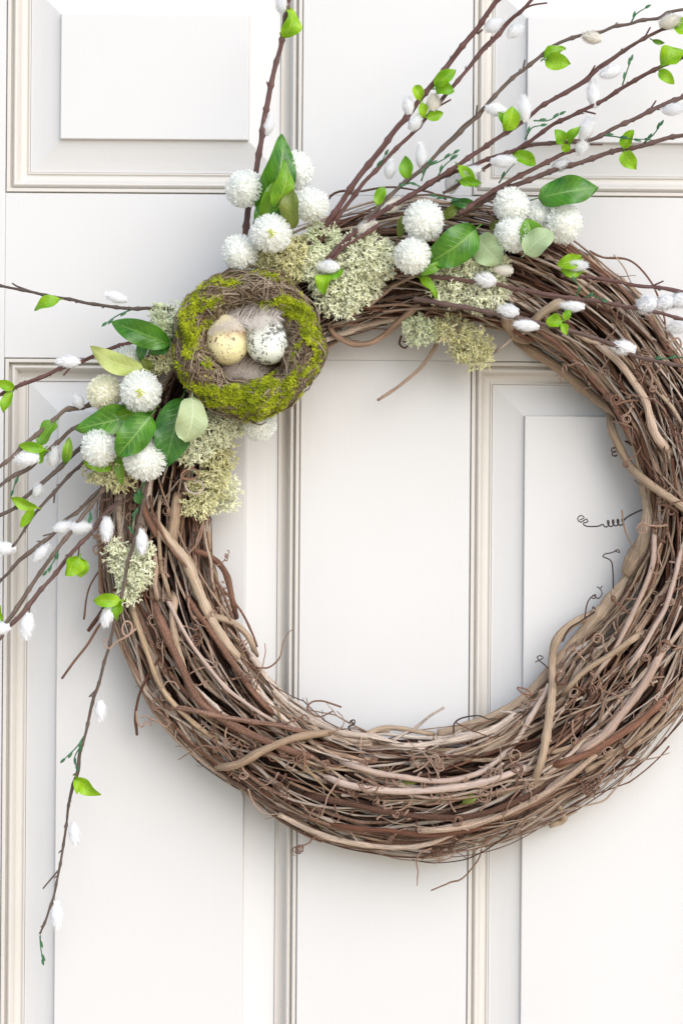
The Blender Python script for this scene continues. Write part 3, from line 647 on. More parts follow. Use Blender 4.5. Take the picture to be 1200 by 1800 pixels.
branch('long willow branch ending level at the top right corner, a pale catkin midway', [(578, 452), (610, 420), (645, 385), (675, 355), (710, 322), (745, 295), (762, 276), (790, 250), (815, 225), (840, 202), (872, 165), (900, 137), (920, 122), (945, 102), (980, 77), (1020, 62), (1055, 57), (1080, 46), (1107, 42), (1125, 36), (1155, 32), (1172, 22), (1200, 17), (1240, 8)], (80, 96), (3.8, 2.6), 'g', (0.2, 0.5, 4.5),
    cats=[(1040, 66, 170, 32, 24, 1), (871, 193, 170, 34, 24), (740, 275, 95, 42, 22), (690, 361, 30, 40, 24, 1)], leaves=[(955, 103, 994, 84, 22), (957, 105, 1002, 112, 30), (717, 316, 712, 274, 24), (662, 360, 675, 327, 20)], stubs=[(918, 123, 922, 105), (836, 205, 838, 185)], sprouts=[(1107, 42, 1117, 25, 1132, 15), (748, 293, 772, 284, 796, 270), (740, 318, 745, 305, 752, 290)], group=G1)
branch('willow branch rising from the mossy top to a large leaf at the right edge', [(572, 462), (606, 424), (660, 380), (705, 353), (740, 332), (762, 317), (785, 304), (810, 287), (835, 269), (865, 249), (900, 226), (932, 202), (962, 180), (1020, 148), (1050, 122), (1075, 105), (1100, 87), (1127, 70), (1165, 51), (1182, 46)], (84, 98), (4.4, 2.8), 'r', (0.45, 0.95, 3.5),
    cats=[(1072, 127, 200, 34, 24), (921, 192, 95, 42, 24), (826, 302, 20, 34, 24), (1177, 38, 10, 36, 28, 1), (642, 401, 30, 38, 26, 1)], leaves=[(1180, 48, 1222, 60, 30), (1145, 70, 1168, 76, 9, 'mid'), (888, 230, 900, 186, 30), (885, 225, 876, 196, 16), (805, 290, 838, 330, 20), (806, 318, 846, 322, 16)], stubs=[(1130, 70, 1142, 48), (1035, 132, 1045, 115)], sprouts=[(768, 312, 780, 292, 794, 280), (740, 330, 726, 322, 714, 324)], group=G1)
branch('willow branch between the two leafy ones, with a tall white catkin and a teal sprout', [(740, 334), (780, 310), (832, 290), (866, 276), (900, 266), (920, 255), (945, 237), (975, 217), (1007, 202), (1035, 187), (1065, 172), (1095, 152), (1125, 135), (1155, 120), (1200, 100), (1240, 84)], (84, 102), (3.2, 3.2), 'r', None,
    cats=[(1042, 165, 95, 46, 24), (884, 283, 0, 40, 24)], leaves=[(1160, 118, 1206, 92, 38), (1157, 124, 1184, 147, 20)], stubs=[(1025, 195, 1046, 200)], sprouts=[(1093, 150, 1100, 128, 1107, 108), (937, 212, 962, 212, 982, 202), (922, 245, 934, 225, 948, 221)], group=G1)
branch('reddish willow branch with a short side stub, reaching the right edge above the lowest one', [(778, 340), (800, 328), (822, 312), (850, 296), (880, 275), (905, 264), (930, 256), (965, 252), (1000, 249), (1040, 245), (1075, 227), (1112, 210), (1140, 195), (1170, 182), (1200, 170), (1240, 156)], (78, 96), (2.8, 3.8), 'r', None,
    cats=[(1030, 226, 70, 38, 28), (1022, 256, 80, 34, 26), (1182, 192, 5, 36, 24)], leaves=[(990, 252, 976, 228, 24), (1000, 254, 1020, 222, 16), (900, 270, 942, 290, 24)], stubs=[(1140, 195, 1152, 177), (1036, 254, 1058, 254)], sprouts=[(1055, 238, 1080, 240, 1100, 244, 1130, 245)], group=G1)
branch('blunt short willow branch ending beside a catkin, below the fan', [(806, 376), (838, 354), (865, 336), (900, 316), (950, 290), (985, 272), (1010, 264)], (74, 84), (4.4, 3.4), 'r', None,
    cats=[(796, 318, 70, 42, 30)], leaves=[(992, 268, 996, 250, 16), (715, 322, 716, 322.5, 1)][:1], sprouts=[(876, 322, 886, 308, 897, 294), (815, 350, 790, 348, 768, 345)], group=G1)
branch('lowest willow branch of the upper right fan, with a leaf pair near its end', [(812, 378), (840, 358), (868, 343), (900, 327), (935, 314), (970, 300), (1002, 291), (1040, 279), (1085, 265), (1125, 257), (1175, 242), (1200, 237), (1245, 226)], (70, 92), (4.6, 3.4), 'r', None,
    cats=[(986, 290, 20, 32, 24)], leaves=[(1095, 262, 1112, 228, 22), (1097, 266, 1118, 298, 28)], stubs=[(975, 298, 985, 293)], sprouts=[(1130, 252, 1148, 236, 1158, 222)], group=G1)
branch('single upright willow branch rising at the top left over the door panel', [(430, 420), (436, 372), (444, 330), (451, 296), (460, 240), (466, 200), (480, 130), (495, 70), (505, 15), (514, -30)], (64, 80), (5.2, 3.6), 'r', None,
    cats=[(471, 220, 75, 34, 24), (496, 8, 100, 34, 26)], leaves=[(496, 68, 510, 12, 34), (497, 66, 520, 50, 14)], stubs=[(472, 152, 469, 144)], group=None)
G2 = 'willow branches fanning out to the left'
branch('topmost nearly level willow branch reaching from the nest to the left edge', [(305, 542), (230, 542), (200, 540), (150, 532), (112, 524), (80, 519), (50, 512), (20, 506), (-25, 498)], (70, 86), (3.0, 2.2), 'g', None,
    cats=[(205, 523, 165, 36, 20)], leaves=[(108, 526, 60, 545, 22)], stubs=[(60, 514, 30, 503, 22, 498)], sprouts=[(232, 544, 208, 554, 190, 566)], group=G2)
branch('willow branch left of the nest with a white catkin over the panel corner', [(300, 576), (250, 596), (225, 604), (200, 611), (162, 627), (140, 637), (110, 647), (67, 665), (25, 682), (-20, 704)], (66, 92), (3.6, 2.6), 'r', (0.3, 0.95, 3.0),
    cats=[(121, 636, 180, 38, 24)], leaves=[(26, 683, -6, 670, 18), (22, 690, 6, 726, 20)], stubs=[(124, 646, 112, 660)], group=G2)
branch('dark willow branch emerging under the cream flower, crossing the panel corner', [(180, 702), (145, 716), (117, 720), (97, 737), (50, 777), (25, 800), (-15, 832)], (62, 88), (4.0, 3.0), 'g', None,
    cats=[(138, 706, 120, 24, 22), (49, 806, 185, 38, 28)], leaves=[(98, 740, 66, 782, 30, 'mid'), (80, 791, 32, 782, 18), (80, 788, 70, 816, 14)], group=G2)
branch('willow branch behind the white pompom, with a catkin hanging under it', [(160, 742), (130, 753), (110, 772), (85, 791), (50, 822), (15, 842), (-20, 872)], (60, 84), (3.4, 2.6), 'g', (0.1, 0.95, 4.0),
    cats=[(95, 803, 80, 34, 24)], leaves=[(114, 814, 122, 768, 18, 'mid')], sprouts=[(38, 832, 30, 842, 24, 860)], group=G2)
branch('willow branch beside the pompom, with yellow-green leaves near the left edge', [(165, 772), (142, 787), (120, 807), (100, 827), (65, 857), (42, 877), (25, 894), (-15, 912)], (62, 84), (4.2, 3.0), 'g', None,
    cats=[(66, 862, 60, 26, 20)], leaves=[(66, 893, 18, 873, 20), (60, 894, 36, 928, 16)], group=G2)
branch('thin willow branch passing behind the yellow-green leaf to a catkin at the left edge', [(165, 800), (140, 820), (120, 837), (100, 860), (77, 884), (62, 902), (50, 920), (30, 952), (18, 966)], (58, 76), (3.2, 1.8), 'g', (0.1, 0.7, 2.5),
    cats=[(6, 964, 180, 42, 26)], stubs=[(97, 864, 95, 884)], group=G2)
branch('forked pale willow branch carrying a hanging white catkin on the left', [(205, 830), (190, 848), (170, 867), (140, 897), (112, 917), (92, 940), (65, 960), (37, 982), (15, 1007), (-15, 1036)], (66, 88), (3.0, 2.4), 'g', (0.15, 0.95, 4.0),
    cats=[(110, 926, 20, 30, 22), (73, 972, 50, 36, 24)], stubs=[(92, 938, 76, 942)], group=G2)
branch('straight dark willow branch with a plump catkin and teal slips', [(214, 815), (196, 840), (180, 862), (150, 902), (125, 935), (105, 960), (75, 1002), (45, 1045), (15, 1090), (-15, 1128)], (68, 94), (3.6, 3.2), 'g', (0.5, 0.98, 3.0),
    cats=[(140, 927, 5, 38, 26)], leaves=[(-4, 1060, 4, 1092, 14)], sprouts=[(172, 868, 160, 888, 158, 908), (105, 962, 96, 985, 84, 1002)], group=G2)
branch('lowest willow branch of the left fan, with a curled bright leaf and hanging catkins', [(210, 880), (190, 898), (175, 915), (160, 937), (140, 957), (120, 980), (95, 1012), (70, 1040), (37, 1080), (15, 1102), (0, 1122), (-20, 1148)], (64, 96), (3.4, 3.2), 'r', (0.3, 0.9, 3.6),
    cats=[(48, 1100, 265, 42, 28), (2, 1106, 200, 34, 26)], leaves=[(139, 978, 116, 1012, 34), (142, 980, 142, 1016, 28)], stubs=[(140, 957, 138, 978), (75, 1035, 56, 1058, 51, 1080)], group=G2)
branch('long thin willow branch hanging down the door at the lower left', [(268, 822), (257, 862), (247, 905), (237, 947), (225, 992), (215, 1040), (203, 1090), (192, 1135), (175, 1200), (162, 1237), (150, 1292), (140, 1325), (136, 1355), (122, 1405), (117, 1450), (110, 1495), (105, 1525), (97, 1565), (87, 1600), (70, 1642)], (82, 52), (3.0, 1.9), 'g', (0.45, 0.75, 3.6),
    cats=[(249, 952, 275, 42, 24), (190, 1082, 250, 36, 26), (177, 1248, 270, 32, 22), (131, 1465, 275, 36, 22), (100, 1608, 275, 44, 24), (188, 929, 270, 40, 26)], leaves=[(213, 1055, 164, 1056, 24), (213, 1058, 204, 1092, 20), (134, 1366, 176, 1399, 26), (134, 1368, 136, 1396, 12)],
    stubs=[(170, 1212, 157, 1225), (103, 1530, 86, 1550, 76, 1562), (220, 868, 205, 890, 190, 908)], sprouts=[(238, 945, 232, 925, 238, 905), (148, 1294, 136, 1312, 116, 1332), (148, 1302, 132, 1330, 134, 1344), (71, 1644, 72, 1664, 75, 1684), (245, 880, 246, 868, 250, 858)], group=None)
G3 = 'willow branches lying across the right of the wreath'
branch('willow branch lying over the wreath from the two pompoms, middle one of three', [(735, 484), (792, 489), (835, 496), (870, 498), (900, 505), (981, 521), (1054, 530), (1118, 542), (1156, 549), (1194, 559), (1240, 570)], (84, 84), (3.6, 2.8), 'r', None,
    cats=[(853, 492, 170, 34, 30), (885, 475, 175, 30, 20, 1), (1136, 536, 200, 34, 34), (1006, 538, 175, 38, 22)], leaves=[(736, 488, 768, 524, 18), (742, 484, 776, 462, 14, 'mid')], sprouts=[(1010, 524, 1018, 508, 1012, 496), (1022, 525, 1040, 520, 1056, 526)], group=G3)
branch('lowest willow branch across the wreath, starting at the hanging lichen', [(725, 524), (761, 530), (792, 536), (835, 544), (874, 551), (905, 557), (937, 565), (996, 580), (1071, 603), (1112, 625), (1160, 636), (1205, 646), (1240, 652)], (82, 82), (4.2, 3.0), 'r', None,
    cats=[(893, 547, 175, 34, 28), (925, 572, 175, 40, 22), (1095, 611, 170, 40, 28)], leaves=[(988, 564, 958, 568, 24), (990, 562, 1002, 545, 14), (986, 568, 994, 590, 14)], sprouts=[(1140, 632, 1170, 630, 1200, 628)], group=G3)
branch('thin willow branch leaving the wreath at the right edge, topmost of three', [(985, 486), (1030, 488), (1066, 492), (1112, 501), (1162, 507), (1200, 516), (1240, 524)], (78, 74), (2.4, 3.2), 'r', (0.5, 0.98, 3),
    cats=[(1012, 467, 0, 36, 24), (1168, 532, 200, 34, 30), (1192, 528, 200, 34, 30), (1190, 574, 190, 34, 28)], leaves=[(1020, 456, 978, 466, 26), (1022, 478, 984, 474, 24), (1000, 462, 1022, 448, 10)], stubs=[(1145, 503, 1165, 494)], group=G3)
branch('short willow tip on the pale lichen beside the nest, one catkin cupped by leaves', [(668, 395), (640, 412), (612, 428), (596, 442), (582, 462)], (90, 88), (3.6, 2.2), 'r', None,
    cats=[(578, 469, 180, 34, 26)], leaves=[(572, 486, 604, 474, 22), (574, 482, 566, 516, 26)], group=None)

# ------------------------------------------------------------------ pompom flowers
def pompom(seed, R0=0.79, n=900, eye=False, full=1.0):
    r = np.random.default_rng(seed); g_ = Geo()
    i = np.arange(n)+0.5; ph = np.arccos(1-2*i/n); th = math.pi*(1+5**0.5)*i
    D = np.stack([np.cos(th)*np.sin(ph), -np.cos(ph), np.sin(th)*np.sin(ph)], -1); D += r.normal(0, 0.06, D.shape); D /= np.linalg.norm(D, axis=1)[:, None]
    if eye: D = D[D[:, 1] > -0.972]
    n = len(D); a = np.cross(D, r.normal(0, 1, (n, 3))); a /= np.linalg.norm(a, axis=1)[:, None]; b = np.cross(D, a)
    w_ = r.uniform(0.05, 0.085, n)[:, None]; l = r.uniform(0.14, 0.27, n)[:, None]; tilt = r.uniform(-0.5, 0.5, n)[:, None]
    c0 = D*R0*0.96; c1 = D*(R0+l*0.55)+b*l*0.35*tilt; c2 = D*(R0+l)+b*l*0.95*tilt
    V = np.stack([c0-a*w_*.6, c0+a*w_*.6, c1-a*w_, c1+a*w_, c2-a*w_*.75, c2+a*w_*.75, c2+(c2-c1)*0.45+a*w_*r.uniform(-.6, .6, (n, 1))], 1).reshape(-1, 3)
    k = np.arange(n)[:, None]*7
    g_.add(V, np.concatenate([k+[0, 1, 3, 2], k+[2, 3, 5, 4]]), k+[4, 5, 6], None, np.repeat(r.random(n), 7)); return g_
def ball(R, nu=12, nv=16, jit=0.0, c=(0, 0, 0), sc_=(1, 1, 1)):
    V = []; r = np.random.default_rng(5)
    for i in range(nu+1):
        a = math.pi*i/nu
        for j in range(nv):
            p = 2*math.pi*j/nv; q = R*(1+r.normal(0, jit) if 0 < i < nu else 1); V.append((c[0]+q*math.sin(a)*math.cos(p)*sc_[0], c[1]-q*math.cos(a)*sc_[1], c[2]+q*math.sin(a)*math.sin(p)*sc_[2]))
    i = np.arange(nu)[:, None]*nv; j = np.arange(nv)[None, :]; k = (j+1) % nv
    return V, np.stack([i+j, i+nv+j, i+nv+k, i+k], -1).reshape(-1, 4)
PM = [pompom(s).mesh('petals', petal_m, False) for s in (1, 2, 3)]
PMC = pompom(9).mesh('petals', petal_cream_m, False)
PME = pompom(7, eye=True).mesh('petals', petal_m, False)
cg = Geo(); cg.add(*ball(0.76, jit=0.03)); COREM = cg.mesh('core', core_m)
eg = Geo(); r_ = np.random.default_rng(3)
for _ in range(26):
    a, q = r_.uniform(0, 6.28), r_.uniform(0, 0.2)**0.9; v_, f_ = ball(0.042, 4, 6, c=(q*math.cos(a), -0.86-0.06*(1-q*5), q*math.sin(a))); eg.add(v_, f_)
EYEM = eg.mesh('eye', eye_m)
sg_ = Geo(); 
for _ in range(14):
    dv = r_.normal(0, 1, 3); dv[1] = -abs(dv[1])*1.2; dv /= np.linalg.norm(dv); v_, f_ = ball(0.022, 4, 5, c=tuple(dv*0.99)); sg_.add(v_, f_)
STAM = sg_.mesh('stamens', stamen_m)
def flower(label, x, y, r, d, kind='w', leaves=(), spots=True):
    """leaves: (bx,by,tx,ty,width,material,depth,extra dict)"""
    c = P(x, y, d); rt = root('pompom_flower', label, 'flower', tuple(c+np.array([0, 0.9*r*S, 0])), 'white pompom flowers on the wreath')
    q = Quaternion(Vector(rng.normal(0, 1, 3)).normalized(), rng.uniform(0, 0.5)) if kind == 'e' else Quaternion(Vector(rng.normal(0, 1, 3)).normalized(), rng.uniform(0, 6.28))
    if kind == 'e': q = Quaternion((1, 0, 0.3), rng.uniform(-0.2, 0.2))
    s = r*S*0.96; sx_, sz_ = rng.uniform(0.94, 1.06), rng.uniform(0.92, 1.04)
    place('core', COREM, c, q, (s, s, s), rt)
    pt = place('petals', PME if kind == 'e' else (PMC if kind == 'c' else PM[rng.integers(0, 3)]), c, q, (s*sx_, s*0.92, s*sz_), rt); pt['kind'] = 'stuff'
    if kind == 'e': place('eye', EYEM, c, q, (s, s, s), rt)
    elif spots: o = place('stamens', STAM, c, Quaternion((0, 1, 0), rng.uniform(0, 6.28)), (s, s, s), rt); o['kind'] = 'stuff'
    g_ = Geo(); e = c+np.array([rng.uniform(-.004, .004), 0.030, rng.uniform(-.01, 0)]); tube(g_, np.array([c+[0, 0.6*s, 0], (c+e)/2, e]), 1.6*S, 6); part('stem', g_, LM['mid'], rt)
    for l_ in leaves:
        bx, by, tx, ty, wd, mt, dd = l_[:7]; ex = l_[7] if len(l_) > 7 else {}
        leaf(rt, (bx, by), (tx, ty), wd, mt, dd, ex.pop('d1', dd+4), **ex)
flower('white pompom flower at upper left of the top cluster, in front of the panel moulding', 430, 332, 34, 88)
flower('white pompom flower topmost of all, half hidden behind an upright leaf', 519, 300, 34, 76, leaves=[(452, 374, 497, 235, 56, 'dark', 84, dict(fold=0.35, curl=0.05, bend=0.06)), (479, 366, 504, 281, 36, 'mid', 104, dict(fold=-0.3, roll=0.5)), (462, 382, 484, 318, 34, 'mid', 92, dict(fold=0.3))])
flower('white pompom flower at right of the top left cluster, touching an olive leaf', 546, 360, 31, 84, leaves=[(514, 402, 513, 332, 34, 'olive', 104, dict(fold=0.3, roll=-0.4)), (470, 362, 446, 386, 26, 'dark', 86)])
flower('white pompom flower with a yellow-green eye, just above the nest', 477, 410, 34, 104, 'e', leaves=[(498, 400, 486, 362, 26, 'blue', 88)])
flower('white pompom flower lowest in the top left cluster, resting on the nest rim', 421, 445, 32, 92)
flower('white pompom flower upper of the pair in the middle of the wreath top', 744, 388, 35, 96, leaves=[(836, 402, 757, 460, 62, 'dark', 92, dict(fold=0.2, curl=0.08, shape=(0.5, 0.5), nu=20))])
flower('white pompom flower lower of the pair in the middle of the wreath top', 725, 450, 32, 98, leaves=[(838, 416, 880, 462, 52, 'pale', 90, dict(fold=0.1, curl=0.1, shape=(0.45, 0.55))), (780, 462, 738, 484, 16, 'mid', 92)])
flower('white pompom flower top left in the right hand cluster, under the willow branches', 898, 362, 33, 86)
flower('white pompom flower lower left in the right hand cluster, beside folded pale leaves', 902, 412, 32, 92, leaves=[(940, 440, 926, 384, 42, 'mid', 97, dict(fold=0.35, shape=(0.5, 0.6))), (922, 446, 970, 406, 44, 'pale', 106, dict(fold=0.15, shape=(0.5, 0.6)))])
flower('small white pompom flower squeezed into the middle of the right hand cluster', 948, 378, 25, 80, spots=False, leaves=[(946, 348, 1052, 326, 52, 'dark', 92, dict(fold=0.22, curl=0.1, shape=(0.5, 0.72), nu=20))])
flower('large white pompom flower rightmost on the wreath, against the door rail', 988, 392, 36, 84)
flower('cream tinted pompom flower at the left, partly behind its brighter neighbour', 184, 690, 32, 78, 'c')
flower('white pompom flower with a green eye, left of the nest', 248, 688, 35, 96, 'e', leaves=[(300, 606, 195, 566, 44, 'dark', 88, dict(fold=0.3, curl=0.1)), (298, 598, 262, 622, 30, 'blue', 84, dict(fold=0.3)), (254, 600, 246, 634, 20, 'blue', 78)])
flower('white pompom flower behind the pale yellow-green leaf at the left', 224, 634, 27, 72, 'w', leaves=[(252, 648, 158, 608, 36, 'yellow', 92, dict(fold=0.2, curl=0.08, bend=-0.08)), (262, 652, 250, 630, 24, 'olive', 80)])
flower('white pompom flower lower left, with green leaves above it', 175, 787, 34, 90, leaves=[(250, 728, 132, 752, 48, 'dark', 86, dict(fold=0.25, curl=0.05)), (196, 824, 146, 812, 20, 'bright', 82), (270, 718, 190, 738, 30, 'mid', 80)])
flower('white pompom flower lowest of the left cluster, under a veined leaf', 255, 808, 37, 92, leaves=[(266, 730, 206, 802, 54, 'dark', 102, dict(fold=0.2, curl=0.08, shape=(0.5, 0.62), nu=20)), (322, 700, 290, 822, 66, 'blue', 88, dict(fold=0.25, curl=0.06, nu=20)), (338, 698, 326, 777, 52, 'pale', 104, dict(fold=0.08, curl=0.1, shape=(0.5, 0.5), roll=-0.2)), (208, 800, 214, 852, 16, 'mid', 78)])
flower('pale pompom flower peeking out below the nest', 456, 746, 30, 72, 'w', spots=False)

# ------------------------------------------------------------------ lichen clumps
def forks(geo, P0, D0, ln, rad, levels, spread=0.75, rnd=None):
    p, d = P0, D0; n = len(p); rr = rnd if rnd is not None else rng.random(n); l = ln
    for lv in range(levels):
        e = p+d*(l*rng.uniform(0.6, 1.3, len(p)))[:, None]
        a = np.cross(d, rng.normal(0, 1, d.shape)); a /= np.linalg.norm(a, axis=1)[:, None]+1e-9; b = np.cross(d, a)
        r0, r1 = rad*(0.9**lv), rad*(0.9**(lv+1)); ring_ = [(math.cos(x), math.sin(x)) for x in (0, 2.094, 4.189)]
        V = np.stack([p+(a*cx+b*sx)*r0 for cx, sx in ring_]+[e+(a*cx+b*sx)*r1 for cx, sx in ring_], 1).reshape(-1, 3)
        k = np.arange(len(p))[:, None]*6
        geo.add(V, np.concatenate([k+[0, 1, 4, 3], k+[1, 2, 5, 4], k+[2, 0, 3, 5]]), k+[3, 4, 5], None, np.repeat(np.clip(rr+lv*0.12, 0, 1), 6))
        nb = 3 if lv == levels-2 else 2
        p = np.repeat(e, nb, 0); d = np.repeat(d, nb, 0)+rng.normal(0, spread*0.75, (len(e)*nb, 3)); d /= np.linalg.norm(d, axis=1)[:, None]; rr = np.repeat(rr, nb); l *= 0.82
def lichen(label, ells, mat, group='tufts of dried lichen on the wreath'):
    x0, y0, _, _, d0 = ells[0]; rt = root('lichen_clump', label, 'lichen', tuple(P(x0, y0, d0-8)), group); g_ = Geo()
    for (x, y, rx, ry, d) in ells:
        n = int(rx*ry*0.125); a = rng.normal(0, 1, (n, 3)); a[:, 1] = -abs(a[:, 1])*0.9; a /= np.linalg.norm(a, axis=1)[:, None]
        c = P(x, y, d-7); s = np.array([rx*S, 0.011, ry*S]); k = rng.uniform(0.25, 0.78, n)[:, None]
        p = c+a*s*k; dd = a+rng.normal(0, 0.35, a.shape); dd /= np.linalg.norm(dd, axis=1)[:, None]
        forks(g_, p, dd, 8.6*S, 1.25*S, 4, 0.9)
    # (the clump is one mass of fine forked branches)
    me = g_.mesh('branchlets', mat, False, base_loc(rt)); o = bpy.data.objects.new('branchlets', me); sc.collection.objects.link(o); o.parent = rt; o['kind'] = 'stuff'
lichen('large pale lichen clump between the nest and the middle pompoms', [(640, 455, 58, 42, 80), (600, 512, 50, 42, 76), (566, 470, 38, 34, 78), (640, 500, 22, 26, 72)], lich_m)
lichen('olive yellow lichen clump tucked between the eyed flower and the nest', [(508, 455, 46, 32, 78), (462, 452, 24, 18, 80)], lich_y_m)
lichen('grey-green lichen tuft just above the catkin beside the nest', [(562, 425, 34, 20, 76)], lich_g_m)
lichen('pale lichen clump behind the big veined leaf, right of the middle pompoms', [(826, 462, 46, 36, 78), (800, 505, 40, 26, 74), (850, 512, 34, 32, 76), (862, 470, 24, 20, 76)], lich_m)
lichen('small round lichen tuft hanging under the inner rim of the wreath', [(737, 580, 25, 20, 46)], lich_g_m)
lichen('trailing lichen tuft hanging lower right of the small round one', [(795, 580, 26, 16, 48), (824, 606, 34, 22, 44), (838, 628, 20, 14, 42)], lich_y_m)
lichen('grey-green lichen tuft left of the nest', [(294, 565, 22, 30, 74)], lich_g_m)
lichen('small olive lichen tuft under the dark leaf left of the nest', [(282, 628, 24, 16, 76)], lich_y_m)
lichen('pale lichen clump directly below the nest', [(372, 752, 46, 28, 72), (408, 742, 26, 18, 66), (342, 790, 26, 22, 76)], lich_m)
lichen('yellowish lichen trailing down the inner left side of the wreath', [(386, 790, 15, 26, 58), (376, 825, 19, 26, 58), (362, 862, 22, 20, 58), (346, 884, 24, 16, 62), (392, 815, 10, 14, 50)], lich_y_m)
lichen('faint pale lichen wisps spilling past the inner left rim', [(390, 850, 15, 22, 44), (386, 880, 20, 14, 42), (404, 872, 10, 12, 36)], lich_m)
lichen('oblong pale lichen clump on the outer left side of the wreath', [(236, 1008, 27, 34, 66), (216, 975, 17, 24, 66), (248, 985, 14, 24, 68), (228, 1040, 15, 14, 64)], lich_m)
lichen('dark olive lichen under the lowest left pompoms', [(206, 832, 38, 20, 74), (180, 826, 26, 12, 72)], lich_y_m)

# dried leaves caught among the canes
def dried(label, ls, grp='old leaves caught between the canes'):
    for lb, (bx, by, tx, ty, wd, mt, dd) in zip(label, ls):
        c = P(bx, by, dd); rt = root('old_leaf', lb, 'leaf', tuple(c), grp); leaf(rt, (bx, by), (tx, ty), wd, mt, dd, fold=0.5, curl=0.15)
dried(['olive leaf between the canes left of the upper middle pompom', 'dull olive leaf lying on the canes above the middle leaf', 'short dark green leaf lying on the top canes under the fan', 'brownish green leaf beside the curl near the right cluster', 'olive old leaf wedged in the bottom canes', 'faded leaf scrap in the bottom canes right of the middle', 'small green leaf in the canes below the lowest left pompom'],
      [(712, 378, 700, 420, 18, 'olive', 76), (775, 385, 812, 360, 18, 'olive', 70), (838, 362, 790, 356, 18, 'blue', 72), (862, 392, 880, 408, 22, 'olive', 70), (812, 1412, 846, 1390, 14, 'olive', 56), (735, 1374, 700, 1368, 12, 'olive', 56), (246, 886, 244, 862, 18, 'blue', 78)])

# ------------------------------------------------------------------ the nest
NX, NY, ND = 436, 606, 88.0
nest = root('bird_nest', 'mossy green bird nest of fine twigs holding two speckled eggs on the wreath', 'nest', tuple(P(NX, NY, ND-26)))
NC = P(NX, NY, ND)
def npos(th, R, y):        # th clockwise from right as seen; R px; y mm toward viewer from the nest centre
    k = (DIST-ND/1000)/DIST
    return NC+np.stack([np.cos(th)*R*S*k, -np.asarray(y)/1000.0+0*th, -np.sin(th)*R*S*k], -1)
g_ = Geo(); nu, nv = 60, 14; V = []      # thick bowl wall, closed floor
prof = [(0, -16), (40, -16), (66, -12), (76, -2), (80, 8), (88, 16), (100, 18), (113, 13), (121, 3), (121, -8), (112, -20), (80, -28), (40, -31), (0, -31)]
for i in range(nu):
    a = 2*math.pi*i/nu
    for (R, y) in prof: V.append(npos(np.array(a), R*(1+0.03*math.sin(a*3+1)+rng.normal(0, 0.01)), y))
k = len(prof); Q = [((i*k+j), (i*k+j+1), (((i+1) % nu)*k+j+1), (((i+1) % nu)*k+j)) for i in range(nu) for j in range(k-1)]
g_.add(V, Q, U=np.array([(i*0.2, j*3, 0) for i in range(nu) for j in range(k)], float)); part('bowl', g_, bowl_m, nest)
g_ = Geo()
for i in range(2600):
    th0 = rng.uniform(0, 6.28); sp = rng.uniform(0.2, 0.8)*rng.choice([-1, 1]); n = 9; t = np.linspace(0, 1, n); th = th0+sp*t
    ph = rng.uniform(-0.5, math.pi+0.7)+rng.normal(0, 1.5)*(t-0.5)   # round the wall's section
    lm_ = 4*np.sin(th*5+1)+2.5*np.sin(th*9+ph*2); R = 98+(25+lm_+rng.uniform(-2, 7)+rng.normal(0, 3)*t)*np.cos(ph)*1.03; y = 2+(19+lm_*0.5+rng.uniform(-1, 4))*np.sin(ph)
    q = npos(th, R, y)+np.cumsum(rng.normal(0, 0.0003, (n, 3)), 0); tube(g_, q, np.full(n, rng.uniform(0.6, 1.7)*rng.uniform(0.6, 1))*S, 4, float(rng.random()), caps=False)
for i in range(420):       # lining of the bowl
    th0 = rng.uniform(0, 6.28); n = 7; t = np.linspace(0, 1, n); a = rng.uniform(20, 78); sp = rng.uniform(0.4, 1.6)
    q = npos(th0+sp*t, a+(rng.normal(0, 8)*t), -13+(a/78)**3*14+rng.uniform(0, 3)); tube(g_, q, rng.uniform(0.6, 1.1)*S, 4, float(rng.random()), caps=False)
for i in range(95):        # ends that stick out of the outline
    th0 = rng.uniform(3.4, 5.6) if i < 40 else rng.uniform(0, 6.28); n = 10; t = np.linspace(0, 1, n); q = npos(th0+rng.uniform(0.2, 0.7)*t, 116+rng.uniform(2, 22)*np.sin(t*rng.uniform(1.2, 2.6)), rng.uniform(-12, 10)+t*2); tube(g_, q, 0.95*S, 4, float(rng.random()), caps=False)
part('twigs', g_, twig_m, nest, kind='stuff')
g_ = Geo()
for i in range(26):
    a = rng.uniform(0, 6.28); c = npos(np.array(rng.uniform(0.5, 1.6)), rng.uniform(15, 52), rng.uniform(-9, -4)); d = np.array([math.cos(a), rng.uniform(-.5, .1), math.sin(a)])*rng.uniform(5, 14)*S; tube(g_, np.array([c-d, c+rng.normal(0, .0005, 3), c+d]), 1.2*S, 4, float(rng.random()))
part('straw', g_, straw_m, nest, kind='stuff')
# moss patches: tufts of tiny curled shoots, densest outside and below
n = 42000; th = rng.uniform(0, 6.28, n); ph = rng.uniform(-0.75, 3.4, n)
f = 0.55*np.sin(th*3+1.9+ph*0.8)+0.4*np.sin(th*5.0+ph*3.1)+0.3*np.sin(th*8-ph*4+2)+0.15*np.sin(th*19+ph*7)
bias = 0.6*np.cos(ph)+0.4*np.sin(th)+0.34       # outer side, lower side
m_ = (f+bias+rng.normal(0, 0.16, n)) > 0.37; th, ph = th[m_], ph[m_]; n = len(th); lump = 2.4*np.sin(th*17+ph*6)+1.6*np.sin(th*31-ph*13)+1.6*np.sin(th*11+ph*21)
lm_ = 4*np.sin(th*5+1)+2.5*np.sin(th*9+ph*2); R = 98+(26+lm_+lump*0.9)*np.cos(ph); y = 2+(22+lm_*.5+lump*0.4)*np.sin(ph); b0 = npos(th, R, y)
